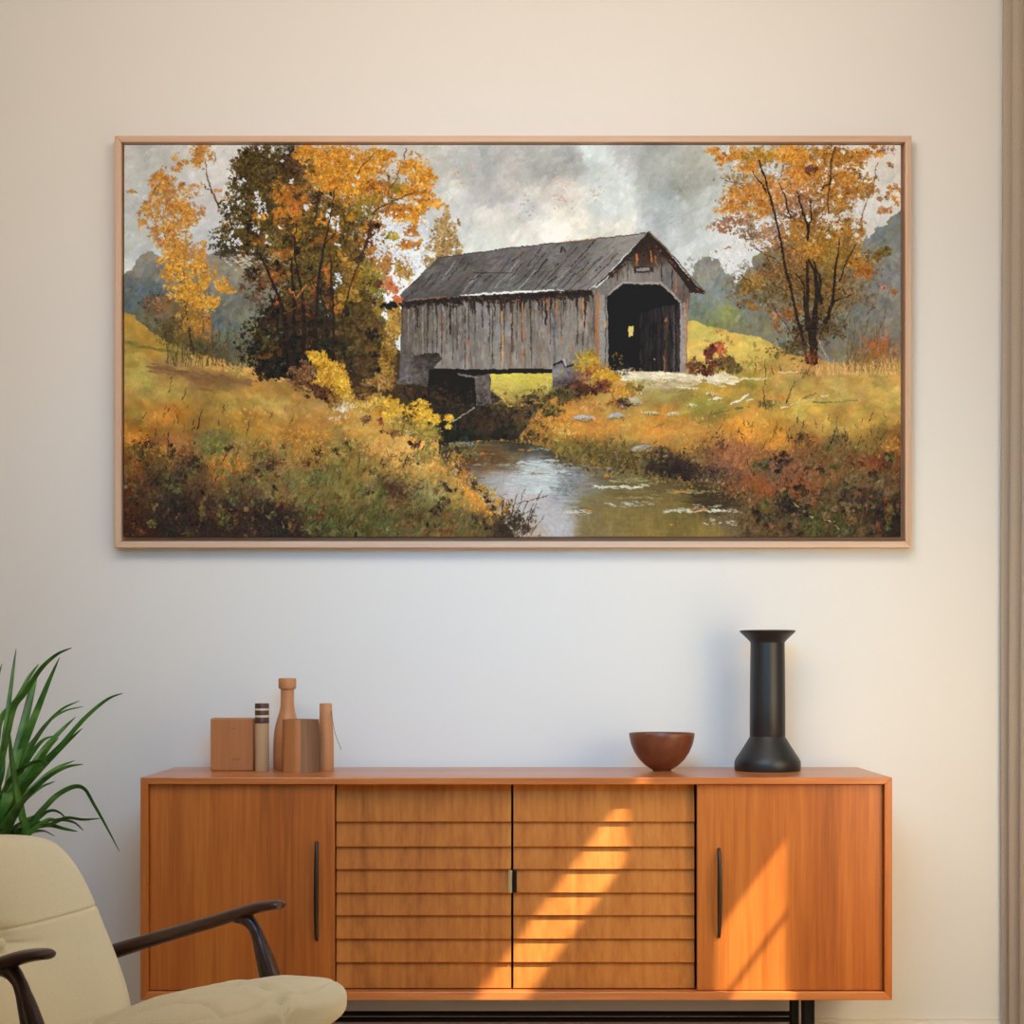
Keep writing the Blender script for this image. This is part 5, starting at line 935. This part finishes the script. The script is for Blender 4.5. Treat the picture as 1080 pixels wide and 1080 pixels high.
# seat cushion
uk = [-.37, -.33, -.2, -.07, .04, .12, .19, .262, .285]
tk = [.275, .296, .372, .442, .488, .505, .506, .468, .452]      # crest of the cushion
bk = [.245, .25, .29, .33, .362, .385, .398, .402, .425]
hwk = [.235, .255, .268, .270, .270, .262, .242, .205, .14]
us = list(np.linspace(-.37, .17, 150))+list(.17+.092*np.sin(np.linspace(.02, 1, 60)*math.pi/2))
crease = [(-.02, -.20), (.05, -.13), (.0935, -.065), (.137, .005), (.18, .022), (.219, .011), (.26, -.02), (.29, -.055)]
crease2 = [(-.16, .13), (-.04, .10), (-.02, .07), (.0, .03), (.01, -.02)]
crease3 = [(.02, -.26), (.06, -.19), (.12, -.13), (.17, -.12), (.22, -.15)]
V = []; Fc = []; n = 220
for u in us:
    f = math.sqrt(max(0, 1-max(0, (u-.17)/.092)**2.4)) if u > .17 else 1
    hw = interp(u, [-.37, -.33, -.2, 0, .19], [.235, .255, .268, .270, .262])*(.25+.75*f) if u > .17 else interp(u, [-.37, -.33, -.2, 0, .19], [.235, .255, .268, .270, .262])
    top = interp(u, uk[:7]+[.265], tk[:7]+[.494]); bot = interp(u, uk[:6]+[.265], bk[:6]+[.415]); zc = (top+bot)/2; hz = (top-bot)/2*(.35+.65*f if u > .17 else 1)
    for i in range(n):
        c, s_ = sup(2*math.pi*i/n, 3.0); v = hw*c; z = zc+hz*s_; uu = u
        if s_ > 0:
            k = s_**1.0
            dd = segdist(u, v, crease); z -= k*.015*math.exp(-(dd/.0065)**2); z += k*.008*math.exp(-((dd-.03)/.02)**2)
            z -= k*.008*math.exp(-(segdist(u, v, crease3)/.007)**2)
            if u > .12: z -= k*.0055*math.exp(-((u-.232+.5*max(0, abs(v)-.10)**1.3)/.0032)**2)
            z += k*.006*math.exp(-((math.hypot(u+.05, v))/.12)**2)
        V.append((uu, v, z))
m = len(us)
for k in range(m-1):
    for i in range(n):
        j = (i+1) % n; Fc.append((k*n+j, k*n+i, (k+1)*n+i, (k+1)*n+j))
Fc += [tuple(range(n)), tuple((m-1)*n+i for i in range(n-1, -1, -1))]
sc = put('seat_cushion', V, Fc, LINEN, ch)
# arms with their posts
for sg, lab in ((1, 'arm farther from the viewer'), (-1, 'arm nearer the viewer')):
    v = .325*sg
    pts = [(.030, v, .601), (.026, v, .602), (.010, v, .602), (-.035, v, .593), (-.12, v, .565), (-.25, v*1.005, .525), (-.38, v*1.0, .484), (-.52, v*.96, .438), (-.60, v*.93, .420)]
    pts = [(p[0]-.012, p[1], p[2]) for p in pts]; path = catmull([Vector(p) for p in pts], 8); L = len(path)
    ss = np.linspace(0, 8, L)
    secs = [(interp(t, [0, 1, 2, 3, 4, 5, 6, 7, 8], [.006, .017, .023, .026, .025, .022, .018, .014, .010]), interp(t, [0, 1, 2, 3, 4, 5, 6, 7, 8], [.003, .007, .0095, .0115, .0125, .0135, .0155, .015, .011])) for t in ss]
    a = put('armrest', *sweep(path, secs, n=28, power=2.3), ROSE, ch)
    pts = [(-.080, v, .572), (-.054, v, .570), (-.036, v, .554), (-.026, v, .535), (-.012, v, .50), (.008, v, .44), (.02, v, .37), (.024, v, .25), (.03, v, .12), (.04, v, .0)]
    pts = [(p[0]-.014, p[1], p[2]) for p in pts]; path = catmull([Vector(p) for p in pts], 6); L = len(path); ss = np.linspace(0, 9, L); X9 = list(range(10))
    secs = [(interp(t, X9, [.012, .014, .0115, .0125, .0165, .022, .024, .020, .016, .012]), interp(t, X9, [.012, .016, .0125, .0135, .0185, .0235, .025, .020, .016, .012])) for t in ss]
    put('front_leg', *sweep(path, secs, (0, 1, 0), 24, 2), ROSE, ch)
    pts = [(-.42, v*.96, .468), (-.44, v*.93, .40), (-.47, v*.92, .25), (-.52, v*.92, .0)]
    path = catmull([Vector(p) for p in pts], 6); L = len(path)
    put('rear_leg', *sweep(path, [(.017-.005*t, .020-.007*t) for t in np.linspace(0, 1, L)], (0, 1, 0), 20, 2), ROSE, ch)
    put('side_rail', *sweep([Vector((.02, v*.99, .36)), Vector((-.2, v*.97, .335)), Vector((-.45, v*.92, .30))], [(.012, .026)]*3, n=20, power=4), ROSE, ch)
for u, z in ((.03, .34), (-.44, .29)):
    put('cross_rail', *sweep([Vector((u, -.31, z)), Vector((u, .31, z))], [(.012, .024)]*2, n=20, power=4), ROSE, ch)
vv, ff = [], []
for s_ in (-.13, 0, .13):
    pass
put('back_frame', *sweep([Vector((-.62, -.31, .425)), Vector((-.63, 0, .425)), Vector((-.62, .31, .425))], [(.011, .018)]*3, n=18, power=3), ROSE, ch)
